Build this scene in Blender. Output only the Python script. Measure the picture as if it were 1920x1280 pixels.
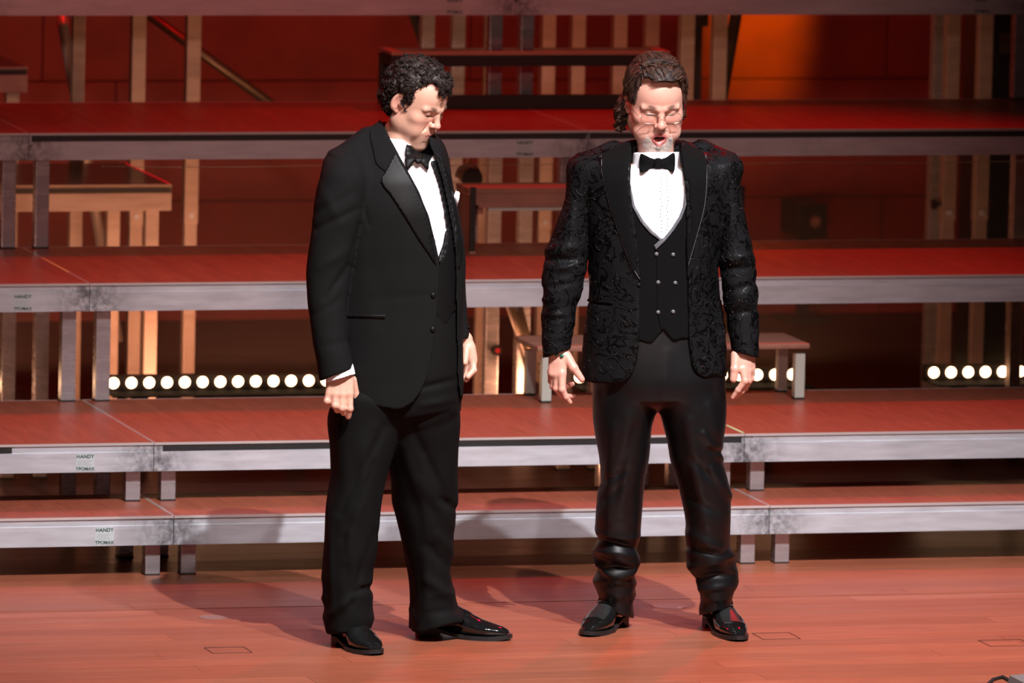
import bpy, bmesh, math, random
import numpy as np
from mathutils import Vector, Matrix, noise
from mathutils.bvhtree import BVHTree
from mathutils.geometry import delaunay_2d_cdt

for o in list(bpy.data.objects): bpy.data.objects.remove(o, do_unlink=True)
scene = bpy.context.scene
COL = scene.collection
PI = math.pi

# ------------------------------------------------------------------ camera
CH, CD, YAW, PIT, ROLL, FPX, CX0 = 4.2159, 26.9231, 0.2729, 0.1234, 0.0227, 16326.9, -6.4225
CAM = Vector((CX0, -CD, CH))
FW = Vector((math.sin(YAW)*math.cos(PIT), math.cos(YAW)*math.cos(PIT), -math.sin(PIT)))
RH = Vector((math.cos(YAW), -math.sin(YAW), 0)); UH = RH.cross(FW)
R2 = RH*math.cos(ROLL)+UH*math.sin(ROLL); U2 = UH*math.cos(ROLL)-RH*math.sin(ROLL)
cd = bpy.data.cameras.new('camera'); cam = bpy.data.objects.new('camera', cd); COL.objects.link(cam)
cd.sensor_width = 36; cd.lens = 36*FPX/1920; cd.clip_end = 200; cd.clip_start = .1
m3 = Matrix((R2, U2, -FW)).transposed(); cam.matrix_world = Matrix.Translation(CAM) @ m3.to_4x4()
cd.dof.use_dof = True; cd.dof.focus_distance = 26.2; cd.dof.aperture_fstop = 5.6
scene.camera = cam

# ------------------------------------------------------------------ world, lights, exposure
w = bpy.data.worlds.new('hall'); scene.world = w; w.use_nodes = True
w.node_tree.nodes['Background'].inputs[0].default_value = (.30, .16, .14, 1)
w.node_tree.nodes['Background'].inputs[1].default_value = .045
vs = scene.view_settings; vs.view_transform = 'Standard'; vs.look = 'None'; vs.gamma = 1; vs.exposure = 0.0
vs.use_curve_mapping = False

def spot(name, pos, target, energy, color, size_deg, blend, radius):
    l = bpy.data.lights.new(name, 'SPOT'); l.energy = energy; l.color = color
    l.spot_size = math.radians(size_deg); l.spot_blend = blend; l.shadow_soft_size = radius
    o = bpy.data.objects.new(name, l); COL.objects.link(o); o.location = pos
    o.rotation_euler = (Vector(target)-Vector(pos)).to_track_quat('-Z', 'Y').to_euler()
    return o
def area(name, pos, target, energy, color, sx, sy):
    l = bpy.data.lights.new(name, 'AREA'); l.energy = energy; l.color = color; l.shape = 'RECTANGLE'
    l.size = sx; l.size_y = sy
    o = bpy.data.objects.new(name, l); COL.objects.link(o); o.location = pos
    o.rotation_euler = (Vector(target)-Vector(pos)).to_track_quat('-Z', 'Y').to_euler()
    return o
T0 = Vector((.9, -1.2, .8))
def front(dx, el, dist):
    d = Vector((dx, math.cos(el), -math.sin(el))).normalized(); return T0-d*dist
spot('key_spot', front(-.02, math.radians(49.5), 11), (.85, -1.95, .4), 7400, (.98, .96, .98), 33, 1., .05)
spot('key_spot', front(-.15, math.radians(50), 11), (1.8, -1.9, .4), 3900, (.98, .95, .98), 33, 1., .06)
spot('key_spot', front(.16, math.radians(46), 11), (.95, -1.5, .6), 1500, (1, .88, .84), 34, 1., .08)
# low warm wash over the upper tiers
spot('tier_wash', (-2.6, -15, 4.9), (1.5, 3.3, 1.35), 1700, (1, .58, .48), 15, .7, .3)
# added warm fill lights near the floor, brightening the posts and rear legs
for x_ in (-.2, 1.1, 2.6): area('added_uplight_fill', (x_, 2.75, .12), (x_+.1, 4.2, 1.1), 12, (1, .42, .22), .9, .08)
for x_ in (-.6, 1.5): area('added_uplight_fill', (x_, 1.6, .10), (x_+.1, 2.9, .9), 4, (1, .42, .22), .9, .08)
# red stage heads hung behind and to the side
spot('red_head', (-3.2, 5.0, 6.2), (.6, -.6, .9), 1000, (1, .0, .01), 40, .8, .12)
spot('red_head', (4.8, 4.6, 6.5), (1.6, .9, .9), 1200, (1, .0, .01), 42, .8, .12)
spot('red_wall_head', (.9, 1.2, 6.5), (.6, 6.4, .9), 560, (1, .0, .005), 75, .9, .15)
spot('orange_wall_head', (4.0, 5.75, 2.7), (3.95, 6.56, 1.3), 400, (1, .52, .0), 19, .9, .05)

# ------------------------------------------------------------------ pixel -> world helpers
def ray(px, py): return FW + R2*((px-960)/FPX) - U2*((py-640)/FPX)
def atY(px, py, Y): d = ray(px, py); return CAM + d*((Y-CAM.y)/d.y)
def atZ(px, py, Z): d = ray(px, py); return CAM + d*((Z-CAM.z)/d.z)

# ------------------------------------------------------------------ materials
def mat(name, col=(.5, .5, .5), rough=.5, metal=0., **kw):
    m = bpy.data.materials.new(name); m.use_nodes = True
    b = m.node_tree.nodes['Principled BSDF']
    b.inputs['Base Color'].default_value = (*col, 1); b.inputs['Roughness'].default_value = rough
    b.inputs['Metallic'].default_value = metal
    for k, v in kw.items(): b.inputs[k.replace('_', ' ')].default_value = v
    return m
class NT:
    def __init__(s, m): s.m = m; s.t = m.node_tree; s.b = s.t.nodes['Principled BSDF']
    def n(s, typ, **kw):
        x = s.t.nodes.new(typ)
        for k, v in kw.items():
            if hasattr(x, k) and not isinstance(v, tuple): setattr(x, k, v)
            else: x.inputs[k].default_value = v
        return x
    def l(s, a, b): s.t.links.new(a, b)
    def coord(s, out='Object', scale=(1, 1, 1), rot=(0, 0, 0)):
        tc = s.n('ShaderNodeTexCoord'); mp = s.n('ShaderNodeMapping')
        mp.inputs['Scale'].default_value = scale; mp.inputs['Rotation'].default_value = rot
        s.l(tc.outputs[out], mp.inputs[0]); return mp.outputs[0]
    def noise(s, vec, scale, detail=4, rough=.55, dist=0.):
        x = s.n('ShaderNodeTexNoise'); x.inputs['Scale'].default_value = scale; x.inputs['Detail'].default_value = detail
        x.inputs['Roughness'].default_value = rough; x.inputs['Distortion'].default_value = dist
        s.l(vec, x.inputs['Vector']); return x.outputs['Fac']
    def ramp(s, fac, stops):
        r = s.n('ShaderNodeValToRGB'); cr = r.color_ramp
        while len(cr.elements) < len(stops): cr.elements.new(.5)
        for e, (p, c) in zip(cr.elements, stops):
            e.position = p; e.color = (*c, 1) if not isinstance(c, (int, float)) else (c, c, c, 1)
        s.l(fac, r.inputs[0]); return r.outputs[0]
    def mix(s, fac, a, b, mode='MIX'):
        x = s.n('ShaderNodeMix'); x.data_type = 'RGBA'; x.blend_type = mode
        for i, v in ((0, fac), (6, a), (7, b)):
            if isinstance(v, (int, float)): x.inputs[i].default_value = v
            elif isinstance(v, tuple): x.inputs[i].default_value = (*v, 1)
            else: s.l(v, x.inputs[i])
        return x.outputs[2]
    def math(s, op, a, b=0.):
        x = s.n('ShaderNodeMath'); x.operation = op
        for i, v in ((0, a), (1, b)):
            if isinstance(v, (int, float)): x.inputs[i].default_value = v
            else: s.l(v, x.inputs[i])
        return x.outputs[0]
    def bump(s, h, strength=.3, dist=.01):
        x = s.n('ShaderNodeBump'); x.inputs['Strength'].default_value = strength; x.inputs['Distance'].default_value = dist
        s.l(h, x.inputs['Height']); s.l(x.outputs[0], s.b.inputs['Normal'])

def m_alu(name, base, rough, metal, dirt=.5):
    m = mat(name, base, rough, metal); t = NT(m)
    v = t.coord(scale=(1, 1, 1)); v2 = t.coord(scale=(1.2, 4, 9))
    a = t.noise(v2, 5, 6, .6); s = t.noise(v, 2.2, 5, .65, .4)
    c = t.ramp(a, [(.25, tuple(x*.80 for x in base)), (.6, base), (.85, tuple(min(1, x*1.12) for x in base))])
    k = t.ramp(s, [(.60, 0), (.76, dirt)])
    c = t.mix(k, c, tuple(x*.42 for x in base))
    # dark rubbed smudges around the joints between decks (every two metres)
    tc = t.n('ShaderNodeTexCoord'); at = t.n('ShaderNodeAttribute'); at.attribute_name = 'smudge'
    k2 = t.math('MULTIPLY', at.outputs['Fac'], t.ramp(t.noise(v, 38, 5, .7), [(.36, .1), (.62, 1.)]))
    c = t.mix(k2, c, tuple(x*.16 for x in base))
    t.l(c, t.b.inputs['Base Color'])
    t.l(t.ramp(a, [(.2, rough*.8), (.8, min(1, rough*1.25))]), t.b.inputs['Roughness'])
    t.bump(t.noise(v2, 60, 3), .08, .002)
    return m
M = {}
M['alu'] = m_alu('brushed_aluminium', (.56, .575, .62), .46, .35, .45)
M['alu_leg'] = m_alu('leg_aluminium', (.50, .48, .50), .26, .68, .25)
M['alu_post'] = m_alu('post_aluminium', (.44, .335, .285), .42, .45, .25)
M['lip'] = mat('bright_edge', (.80, .78, .77), .28, .6)
M['rubber'] = mat('black_rubber', (.012, .012, .012), .55)
M['black'] = mat('black_paint', (.014, .012, .011), .5)
M['black_gloss'] = mat('black_plastic', (.01, .01, .01), .3)
M['seam'] = mat('deck_seam', (.46, .24, .18), .5)
M['tape_green'] = mat('green_tape', (.45, .75, .38), .6)
M['tape_yellow'] = mat('yellow_tape', (.60, .55, .22), .6)
M['sticker'] = mat('sticker_film', (.50, .54, .55), .4)
M['ink'] = mat('green_ink', (.012, .06, .055), .6)
M['ink2'] = mat('faded_ink', (.30, .36, .36), .6)
M['white'] = mat('white_lacquer', (.52, .53, .47), .32, .1)
M['chrome'] = mat('chrome', (.8, .78, .75), .18, 1.)
M['redcap'] = mat('red_cap', (.5, .01, .02), .4)
M['redstripe'] = mat('red_edge_band', (.85, .01, .03), .45, Emission_Color=(1, .0, .02, 1), Emission_Strength=.5)  # weak emission makes the band glow, though it is no lamp
def m_wood(name, c0, c1, rough, scale, along, bump=.1, rnd=.0, chips=0.):
    m = mat(name, c0, rough); t = NT(m)
    v = t.coord(scale=(1, 14, 1) if along == 'x' else (14, 1, 1))
    if rnd:
        oi = t.n('ShaderNodeObjectInfo'); va = t.n('ShaderNodeVectorMath'); va.operation = 'ADD'
        sc = t.n('ShaderNodeVectorMath'); sc.operation = 'SCALE'; sc.inputs[3].default_value = 37.
        t.l(oi.outputs['Random'], sc.inputs[0]); t.l(v, va.inputs[0]); t.l(sc.outputs[0], va.inputs[1]); v = va.outputs[0]
    a = t.noise(v, scale, 8, .62, .6); b = t.noise(v, scale*5, 4, .6)
    c = t.mix(t.ramp(a, [(.3, 0), (.7, 1)]), c0, c1)
    c = t.mix(t.ramp(b, [(.38, .75), (.6, 0)]), c, tuple(x*.62 for x in c0))
    if rnd:
        k = t.math('MULTIPLY', oi.outputs['Random'], rnd)
        c = t.mix(k, c, tuple(x*.45 for x in c0))
    if chips:
        vv = t.coord(scale=(3, 14, 1)); n = t.noise(vv, 9, 3, .7)
        c = t.mix(t.ramp(n, [(.735, 0), (.745, chips)]), c, (.8, .5, .3))
    t.l(c, t.b.inputs['Base Color'])
    t.l(t.ramp(a, [(.2, rough*.8), (.8, min(1, rough*1.3))]), t.b.inputs['Roughness'])
    t.bump(b, bump, .002)
    return m
M['deck'] = m_wood('red_brown_laminate', (.36, .090, .050), (.27, .064, .038), .34, 1.1, 'y', .04)
M['plank'] = m_wood('stage_plank', (.38, .112, .058), (.28, .078, .040), .36, 1.3, 'x', .10, .5, .7)
M['floorbase'] = m_wood('stage_floor_base', (.34, .10, .055), (.26, .072, .040), .30, 1.3, 'x', .3)
M['rearfloor'] = m_wood('shade_toned_rear_floor', (.05, .018, .013), (.035, .012, .010), .42, 1., 'x', .2)  # rear floor coloured darker to stand for the shade beneath the tiers
M['benchwood'] = m_wood('bench_laminate', (.42, .20, .14), (.33, .14, .10), .42, 1.5, 'x', .05)
M['wall'] = m_wood('wall_panel_wood', (.27, .030, .021), (.21, .023, .017), .55, .8, 'x', .05)
M['darkpanel'] = m_wood('dark_table_top', (.06, .022, .015), (.04, .015, .01), .22, 1.2, 'x', .03)

# ------------------------------------------------------------------ mesh helpers
def mesh_obj(name, verts, faces, material, parent=None, smooth=False):
    me = bpy.data.meshes.new(name); me.from_pydata([tuple(v) for v in verts], [], [tuple(f) for f in faces])
    if smooth: me.polygons.foreach_set('use_smooth', [True]*len(me.polygons))
    for mm in (material if isinstance(material, (list, tuple)) else [material]): me.materials.append(mm)
    me.update(); o = bpy.data.objects.new(name, me); COL.objects.link(o)
    if parent: o.parent = parent
    return o
class MB:
    def __init__(s): s.bm = bmesh.new()
    def box(s, c, d, rot=None, bev=0.):
        r = bmesh.ops.create_cube(s.bm, size=1)['verts']
        mm = Matrix.Translation(Vector(c)) @ (rot.to_4x4() if rot else Matrix.Identity(4)) @ Matrix.Diagonal((*d, 1))
        bmesh.ops.transform(s.bm, matrix=mm, verts=r)
        if bev:
            es = set(e for v in r for e in v.link_edges)
            bmesh.ops.bevel(s.bm, geom=list(es), offset=bev, segments=2, affect='EDGES', profile=.7)
        return s
    def bx(s, x0, x1, y0, y1, z0, z1, bev=0.): return s.box(((x0+x1)/2, (y0+y1)/2, (z0+z1)/2), (abs(x1-x0), abs(y1-y0), abs(z1-z0)), None, bev)
    def cyl(s, p, q, r, r2=None, n=20, caps=True):
        p = Vector(p); q = Vector(q); d = q-p
        vs_ = bmesh.ops.create_cone(s.bm, cap_ends=caps, segments=n, radius1=r, radius2=r if r2 is None else r2, depth=d.length)['verts']
        bmesh.ops.transform(s.bm, matrix=Matrix.Translation((p+q)/2) @ d.to_track_quat('Z', 'Y').to_matrix().to_4x4(), verts=vs_)
        return s
    def sph(s, c, r, n=12, sc=(1, 1, 1)):
        vs_ = bmesh.ops.create_uvsphere(s.bm, u_segments=n, v_segments=max(6, n//2+2), radius=r)['verts']
        bmesh.ops.transform(s.bm, matrix=Matrix.Translation(Vector(c)) @ Matrix.Diagonal((*sc, 1)), verts=vs_); return s
    def prism(s, pts, axis, a, b):
        # polygon pts (2D) extruded along axis from a to b
        def P(p, t): return {'x': (t, p[0], p[1]), 'y': (p[0], t, p[1]), 'z': (p[0], p[1], t)}[axis]
        v0 = [s.bm.verts.new(P(p, a)) for p in pts]; v1 = [s.bm.verts.new(P(p, b)) for p in pts]
        n = len(pts)
        s.bm.faces.new(v0[::-1]); s.bm.faces.new(v1)
        for i in range(n): s.bm.faces.new((v0[i], v0[(i+1) % n], v1[(i+1) % n], v1[i]))
        return s
    def build(s, name, material, parent=None, smooth=False):
        bmesh.ops.recalc_face_normals(s.bm, faces=s.bm.faces)
        me = bpy.data.meshes.new(name); s.bm.to_mesh(me); s.bm.free()
        if smooth: me.polygons.foreach_set('use_smooth', [True]*len(me.polygons))
        me.materials.append(material); o = bpy.data.objects.new(name, me); COL.objects.link(o)
        if parent: o.parent = parent
        return o
def tag(o, label=None, cat=None, group=None, kind=None):
    if label: o['label'] = label
    if cat: o['category'] = cat
    if group: o['group'] = group
    if kind: o['kind'] = kind
    return o
def empty(name, loc, label, cat, group=None):
    o = bpy.data.objects.new(name, None); COL.objects.link(o); o.location = loc; o.empty_display_size = .1
    return tag(o, label, cat, group)
def smudge(o, centres, rad):
    """float attribute marking where hands and clamps have blackened the metal"""
    me = o.data; n = len(me.vertices); co = np.empty(n*3); me.vertices.foreach_get('co', co); co = co.reshape(-1, 3)
    a = me.attributes.new('smudge', 'FLOAT', 'POINT'); v = np.zeros(n)
    for c in centres: v = np.maximum(v, np.clip(1-np.abs(co[:, 0]-c)/rad, 0, 1))
    a.data.foreach_set('value', v.astype(np.float32))

# ------------------------------------------------------------------ stage: floor, wall
floor = MB().bx(-9, 12, .32, 1.45, -.05, 0).build('floor', M['floorbase'])
tag(floor, 'wide red-brown wooden stage floor with planks running across', None, None, 'structure')
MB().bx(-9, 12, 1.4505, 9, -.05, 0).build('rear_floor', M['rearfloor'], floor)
MB().bx(-9, 12, -4.2, .32, -.06, -.0125).build('sub_floor', M['black'], floor)
rng = random.Random(4)
rows = []; y = .318; k = 0
while y > -3.3:
    wd = .121
    gap = .012 if k == 8 else .0009
    rows.append((y-wd, y-gap)); y -= wd; k += 1
for r_i, (y0, y1) in enumerate(rows):
    x = -1.6 - rng.random()*1.5
    while x < 4.3:
        L = 1.8+rng.random()*1.6; x1 = x+L
        MB().bx(x+.0006, x1-.0006, y0, y1, -.0124, 0).build('plank', M['plank'], floor)
        x = x1
# socket lids and worn plates let into the floor
def lid(pxl, pxr, pyt, pyb, nm='socket_lid'):
    a = atZ(pxl, (pyt+pyb)/2, 0); b = atZ(pxr, (pyt+pyb)/2-2, 0); yy0 = atZ(pxl, pyb, 0).y; yy1 = atZ(pxl, pyt, 0).y
    mb = MB(); g = .0025
    mb.bx(a.x, b.x, yy1-g, yy1, 0, .0012); mb.bx(b.x-g, b.x, yy0, yy1, 0, .0012)
    mb.bx(a.x, a.x+g, yy0, yy1, 0, .0012); mb.bx(a.x, b.x, yy0, yy0+g*.5, 0, .0012)
    mb.build(nm, M['black'], floor)
lid(390, 465, 1214, 1225); lid(1420, 1490, 1187, 1199); lid(1845, 1925, 1200, 1212)
mplate = mat('worn_steel_plate', (.30, .20, .18), .45, .3)
for (px, py, rx) in ((400, 1157, .038), (1255, 1136, .05)):
    c = atZ(px, py, 0); mb = MB(); mb.cyl((0, 0, 0), (0, 0, .0014), 1, n=28)
    bmesh.ops.transform(mb.bm, matrix=Matrix.Translation((c.x, c.y, 0)) @ Matrix.Diagonal((rx*1.2, rx*1.1, 1, 1)), verts=mb.bm.verts)
    mb.build('floor_plate', mplate, floor)

wall = MB().bx(-9, 12, 6.6, 6.8, -.05, 6).build('wall_back', M['wall'])
tag(wall, 'dark wooden back wall of the hall in red light', None, None, 'structure')
zz = 0.; 
for i in range(7):
    for j in range(9):
        x0 = -6+j*1.75+(.3 if i % 2 else 0)
        MB().bx(x0+.0025, x0+1.7475, 6.565, 6.6, zz+.0025, zz+.4775, .002).build('wall_panel', M['wall'], wall)
    zz += .48
ceil_ = None

# ------------------------------------------------------------------ tiered platforms
T = .9769; D1 = .2958
TY = [0, D1, D1+T, D1+2*T, D1+3*T]
TZ = [.1976, .3942, .7967, 1.2007, 1.6130]
LEG = .0485; BH = .094
def text_mesh(txt, size):
    cu = bpy.data.curves.new('lettering', 'FONT'); cu.body = txt; cu.size = size; cu.extrude = .0002; cu.offset = .0004; cu.align_x = 'CENTER'
    cu.resolution_u = 3
    o = bpy.data.objects.new('lettering', cu); COL.objects.link(o); dg = bpy.context.evaluated_depsgraph_get()
    me = bpy.data.meshes.new_from_object(o.evaluated_get(dg)); bpy.data.objects.remove(o); return me
me_handy = text_mesh('HANDY', .0165); me_sub = text_mesh('TPOMAX', .0150)
for mm in (me_handy, me_sub): mm.materials.clear(); mm.materials.append(M['ink'])
def front_profile(groove=True):
    # y (out is negative), z relative to deck top
    return [(0, -.0075), (.0035, -.0105), (.0035, -.0285), (0, -.0305), (0, -BH), (.035, -BH), (.035, -.0075)]
def beam(name, x0, x1, y, facing, parent, ztop):
    """hollow-look beam with lip and groove, running along X at depth y; facing -1 = towards audience"""
    mb = MB(); pts = [(y-facing*p[0]*-1*-1 if False else y+(-facing)*p[0], ztop+p[1]) for p in front_profile()]
    n = 24 if facing < 0 else 2
    for k in range(n-0 if n > 2 else 1):
        pass
    xs = [x0+(x1-x0)*i/(n-1) for i in range(n)]
    extra = [x0+.02, x0+.05, x0+.1, x0+.15, x1-.15, x1-.1, x1-.05, x1-.02] if facing < 0 else []
    xs = sorted(set(xs+extra)); rings = []
    for x in xs: rings.append([mb.bm.verts.new((x, p[0], p[1])) for p in pts])
    m_ = len(pts)
    for a, b in zip(rings[:-1], rings[1:]):
        for i in range(m_): mb.bm.faces.new((a[i], a[(i+1) % m_], b[(i+1) % m_], b[i]))
    mb.bm.faces.new(rings[0][::-1]); mb.bm.faces.new(rings[-1])
    return mb.build(name, M['alu'], parent)
TIERN = ['lowest', 'second', 'third', 'fourth', 'topmost']
COLN = ['left', 'middle', 'right']
def platform(tier, col, depth, leg_front=True, leg_rear=True, front_z=0., rear_z=0., insert=None, sticker=False, skip_fr=(), rear_side=(0, 1)):
    x0 = -2+2*col; x1 = x0+2; y0 = TY[tier]; z = TZ[tier]
    lab = '%s aluminium platform of the %s tier' % (
        {0: 'leftmost', 1: 'middle', 2: 'rightmost'}[col], TIERN[tier]) + (' with red-brown deck board' if tier < 4 else ', only its beam and legs in view')
    root = empty('stage_platform', ((x0+x1)/2, y0+depth/2, 0 if tier == 0 else TZ[tier-1]), lab, 'platform', 'stage platforms of the choir tiers')
    ox, oy, oz = root.location
    L = lambda ob: (setattr(ob, 'location', (-ox, -oy, -oz)), ob)[1]
    g = .0012
    L(MB().bx(x0+g+.0035, x1-g-.0035, y0+.0035, y0+depth-.003, z-.012, z-.0006).build('deck_board', M['deck'], root))
    # edge trim framing the board
    mb = MB(); mb.bx(x0+g, x1-g, y0-.0018, y0+.003, z-.0075, z)
    mb.bx(x0+g, x1-g, y0+depth-.003, y0+depth, z-.0075, z)
    mb.bx(x0+g, x0+g+.0032, y0+.003, y0+depth-.003, z-.0075, z); mb.bx(x1-g-.0032, x1-g, y0+.003, y0+depth-.003, z-.0075, z)
    L(mb.build('edge_trim', M['lip'], root))
    fb = L(beam('front_beam', x0+g, x1-g, y0, -1, root, z)); smudge(fb, [x0, x1] if tier != 4 else [x0, x1], .16)
    L(beam('rear_beam', x0+g, x1-g, y0+depth, 1, root, z))
    for xx in (x0+g, x1-g-.03):
        L(MB().bx(xx, xx+.03, y0+.035, y0+depth-.035, z-BH, z-.008).build('side_beam', M['alu'], root))
    for xx in np.linspace(x0+.5, x1-.5, 3):
        L(MB().bx(xx-.015, xx+.015, y0+.035, y0+depth-.035, z-.07, z-.0125).build('cross_bearer', M['alu_post'], root))
    def leg(x, y, zb):
        lg = L(MB().bx(x-LEG/2, x+LEG/2, y, y+LEG, zb+.004, z-BH, .003).build('leg', M['alu_leg'], root))
        MB().bx(x-LEG/2-.001, x+LEG/2+.001, y-.001, y+LEG+.001, zb, zb+.005).build('rubber_foot', M['rubber'], lg)
    yf = y0+.0366
    for i, x in enumerate((x0+.0588, x1-.0588)):
        if leg_front:
            if (col, i) in skip_fr: leg(x, y0+.45, 0)
            else: leg(x, yf, front_z)
        if leg_rear: leg(x, y0+depth-.0366-LEG, rear_z)
    if insert:
        a, b = insert
        L(MB().bx(x0+a, x0+b, y0+.0003, y0+.0034, z-.0283, z-.0108).build('rubber_insert', M['rubber'], root))
    if sticker:
        sx = x1-.2275
        st = L(MB().bx(sx-.030, sx+.030, y0-.0006, y0-.0001, z-.0905, z-.034).build('sticker', M['sticker'], root))
        for me, zz_ in ((me_handy, z-.0475), (me_sub, z-.0875)):
            o = bpy.data.objects.new('lettering', me); COL.objects.link(o); o.parent = st
            o.rotation_euler = (PI/2, 0, 0); o.location = (sx, y0-.0013, zz_)
        mb = MB()
        for q in range(5): mb.bx(sx-.026, sx+.026-.006*(q % 3), y0-.0010, y0-.0005, z-.0560-.0042*q, z-.0548-.0042*q)
        mb.build('fine_print', M['ink2'], st)
    return root
for c in range(3):
    platform(0, c, .5, front_z=0, rear_z=0, sticker=(c == 0))
    platform(1, c, T+.085, front_z=TZ[0], rear_z=0, insert={0: (-0.0+.05, 1.06+.45) if False else (.02, 1.53), 1: (.03, 1.99), 2: None}[c], sticker=(c == 0))
    platform(2, c, T+.085, front_z=TZ[1], rear_z=0, skip_fr=((1, 1), (2, 0)), insert=None, sticker=(c == 0))
    platform(3, c, T+.085, front_z=TZ[2], rear_z=0, insert={0: None, 1: (.01, 1.995), 2: (.01, 1.99)}[c], sticker=(c == 1))
    platform(4, c, T+.085, front_z=TZ[3], rear_z=0, sticker=(c in (1, 2)))

# tape marks and scratches on the decks
def tape(pa, pb, Z, wdt, m, label):
    a = atZ(*pa, Z); b = atZ(*pb, Z); d = (b-a).normalized(); n = Vector((-d.y, d.x, 0))*wdt/2; zz_ = Z+.0004
    v = [a-n, b-n, b+n, a+n]; v = [(p.x, p.y, zz_) for p in v]+[(p.x, p.y, zz_+.0004) for p in v]
    o = mesh_obj('tape_mark', v, [(3, 2, 1, 0), (4, 5, 6, 7), (0, 1, 5, 4), (1, 2, 6, 5), (2, 3, 7, 6), (3, 0, 4, 7)], m)
    tag(o, label, 'tape', 'floor tape marks')
tape((78, 483), (128, 510), TZ[2], .012, M['tape_yellow'], 'short yellow tape strip along the deck seam at far left')
tape((1362, 797), (1393, 811), TZ[1], .010, M['tape_green'], 'short green tape strip on the deck seam beside the bearded man')
# ------------------------------------------------------------------ light bars (blinders) on the floor behind the second tier
def emis(name, col, s):
    m = mat(name, (0, 0, 0), .5); b = m.node_tree.nodes['Principled BSDF']
    b.inputs['Emission Color'].default_value = (*col, 1); b.inputs['Emission Strength'].default_value = s; return m
M['lamp'] = emis('lamp_glow', (1, .56, .30), 12)
LY = 2.6
LX0 = atY(213, 718, LY).x; LP = (atY(579, 714, LY).x-LX0)/11; LZ = atY(213, 718, LY).z
M['dull_black'] = mat('matt_black', (.003, .003, .003), .9, 0, Specular_IOR_Level=.02)
def light_bar(xs, label):
    n = len(xs); root = empty('light_bar', ((xs[0]+xs[-1])/2, LY, 0), label, 'stage light', 'warm light bars behind the second tier')
    c = lambda x: x-root.location.x
    MB().bx(c(xs[0])-.035, c(xs[-1])+.035, .0, .055, LZ-.032, LZ+.024, .004).build('housing', M['black'], root)
    MB().bx(c(xs[0])-.035, c(xs[-1])+.035, -.16, 0, LZ-.031, LZ-.027).build('added_spill_visor', M['dull_black'], root)  # added shield that keeps the lamps' spill off the floor
    for s in (c(xs[0])+.1, c(xs[-1])-.1):
        mb = MB(); mb.bx(s-.03, s+.03, .012, .030, .006, LZ-.03); mb.bx(s-.03, s+.03, -.05, .1, 0, .008); mb.build('foot_bracket', M['black'], root)
    me = None
    for x in xs:
        if me is None:
            r = MB().cyl((0, -.004, 0), (0, .006, 0), .0175, .0205, 20).build('lens', M['lamp'], root); me = r.data
        else:
            r = bpy.data.objects.new('lens', me); COL.objects.link(r); r.parent = root
        r.location = (c(x), -.003, LZ)
light_bar([LX0+LP*i for i in range(13)], 'row of glowing round lamps behind the second tier, left of the man looking down')
x2 = atY(1087, 711, LY).x; light_bar([x2+(atY(1486, 705, LY).x-x2)/12*i for i in range(13)], 'row of glowing round lamps behind the small step bench')
x3 = atY(1751, 698, LY).x; p3 = (atY(1880, 695, LY).x-x3)/4; light_bar([x3+p3*i for i in range(13)], 'row of glowing round lamps at the far right edge')
light_bar([LX0-.574-LP*i for i in range(13)][::-1], 'row of glowing round lamps beyond the left edge, seen only as glints on the legs')

# ------------------------------------------------------------------ post with a profiled inner tube
def grooved(mb, x, y, z0, z1, wd=.043):
    h = wd/2; g = .004
    prof = []
    for (ax, ay, bx_, by) in ((-1, -1, 1, -1), (1, -1, 1, 1), (1, 1, -1, 1), (-1, 1, -1, -1)):
        nx, ny = (ax+bx_)/2, (ay+by)/2
        for t, d in ((0, 0), (.18, 0), (.19, g), (.28, g), (.29, 0), (.44, 0), (.45, g), (.55, g), (.56, 0), (.71, 0), (.72, g), (.81, g), (.82, 0)):
            px = ax+(bx_-ax)*t; py = ay+(by-ay)*t
            prof.append((x+px*h-nx*d, y+py*h-ny*d))
    mb.prism(prof, 'z', z0, z1)
def post(root, px, py, Y, ztop, py_sleeve=None, wd=.052, m='alu_post', knob=None):
    p = atY(px, py, Y); ox, oy, oz = root.location; X = p.x-ox; yy = Y-oy
    zs = atY(px, py_sleeve, Y).z if py_sleeve else None
    zs_ = zs if zs else ztop
    mb = MB(); grooved(mb, X, yy, .006, zs_+.02 if zs else ztop, wd-.008)
    inner = mb.build('profiled_tube', M['alu_post'], root)
    MB().bx(X-wd/2, X+wd/2, yy-wd/2, yy+wd/2, 0, .007).build('foot_plate', M['rubber'], inner)
    if zs:
        sl = MB().bx(X-wd/2, X+wd/2, yy-wd/2, yy+wd/2, zs, ztop, .003).build('outer_sleeve', M[m], root)
        MB().cyl((X, yy-wd/2-.004, zs+.03), (X, yy-wd/2+.001, zs+.03), .011, n=16).build('screw_disc', M['alu'], sl)
        if knob:
            s = -1 if knob == 'l' else 1
            mb = MB(); mb.cyl((X+s*wd/2, yy, zs+.06), (X+s*(wd/2+.018), yy, zs+.06), .007, n=10); mb.cyl((X+s*(wd/2+.018), yy, zs+.06), (X+s*(wd/2+.034), yy, zs+.06), .020, n=8)
            mb.build('clamp_knob', M['black_gloss'], sl)
    return p
def brace(root, a, b, r, m, flat=False):
    ox, oy, oz = root.location; A = atY(a[0], a[1], a[2])-root.location; B = atY(b[0], b[1], b[2])-root.location
    mb = MB(); mb.cyl(A, B, r, n=4 if flat else 18); return mb.build('brace', m, root, not flat)
M['bronze'] = mat('dull_steel_tube', (.16, .12, .08), .38, .7)
M['shiny_tube'] = mat('steel_tube', (.75, .62, .55), .35, .35)
f1 = empty('scaffold_tower', (.5, 4.4, 0), 'metal support posts with a diagonal tube standing behind the tiers at left', 'scaffold', 'scaffold frames behind the tiers')
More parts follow.
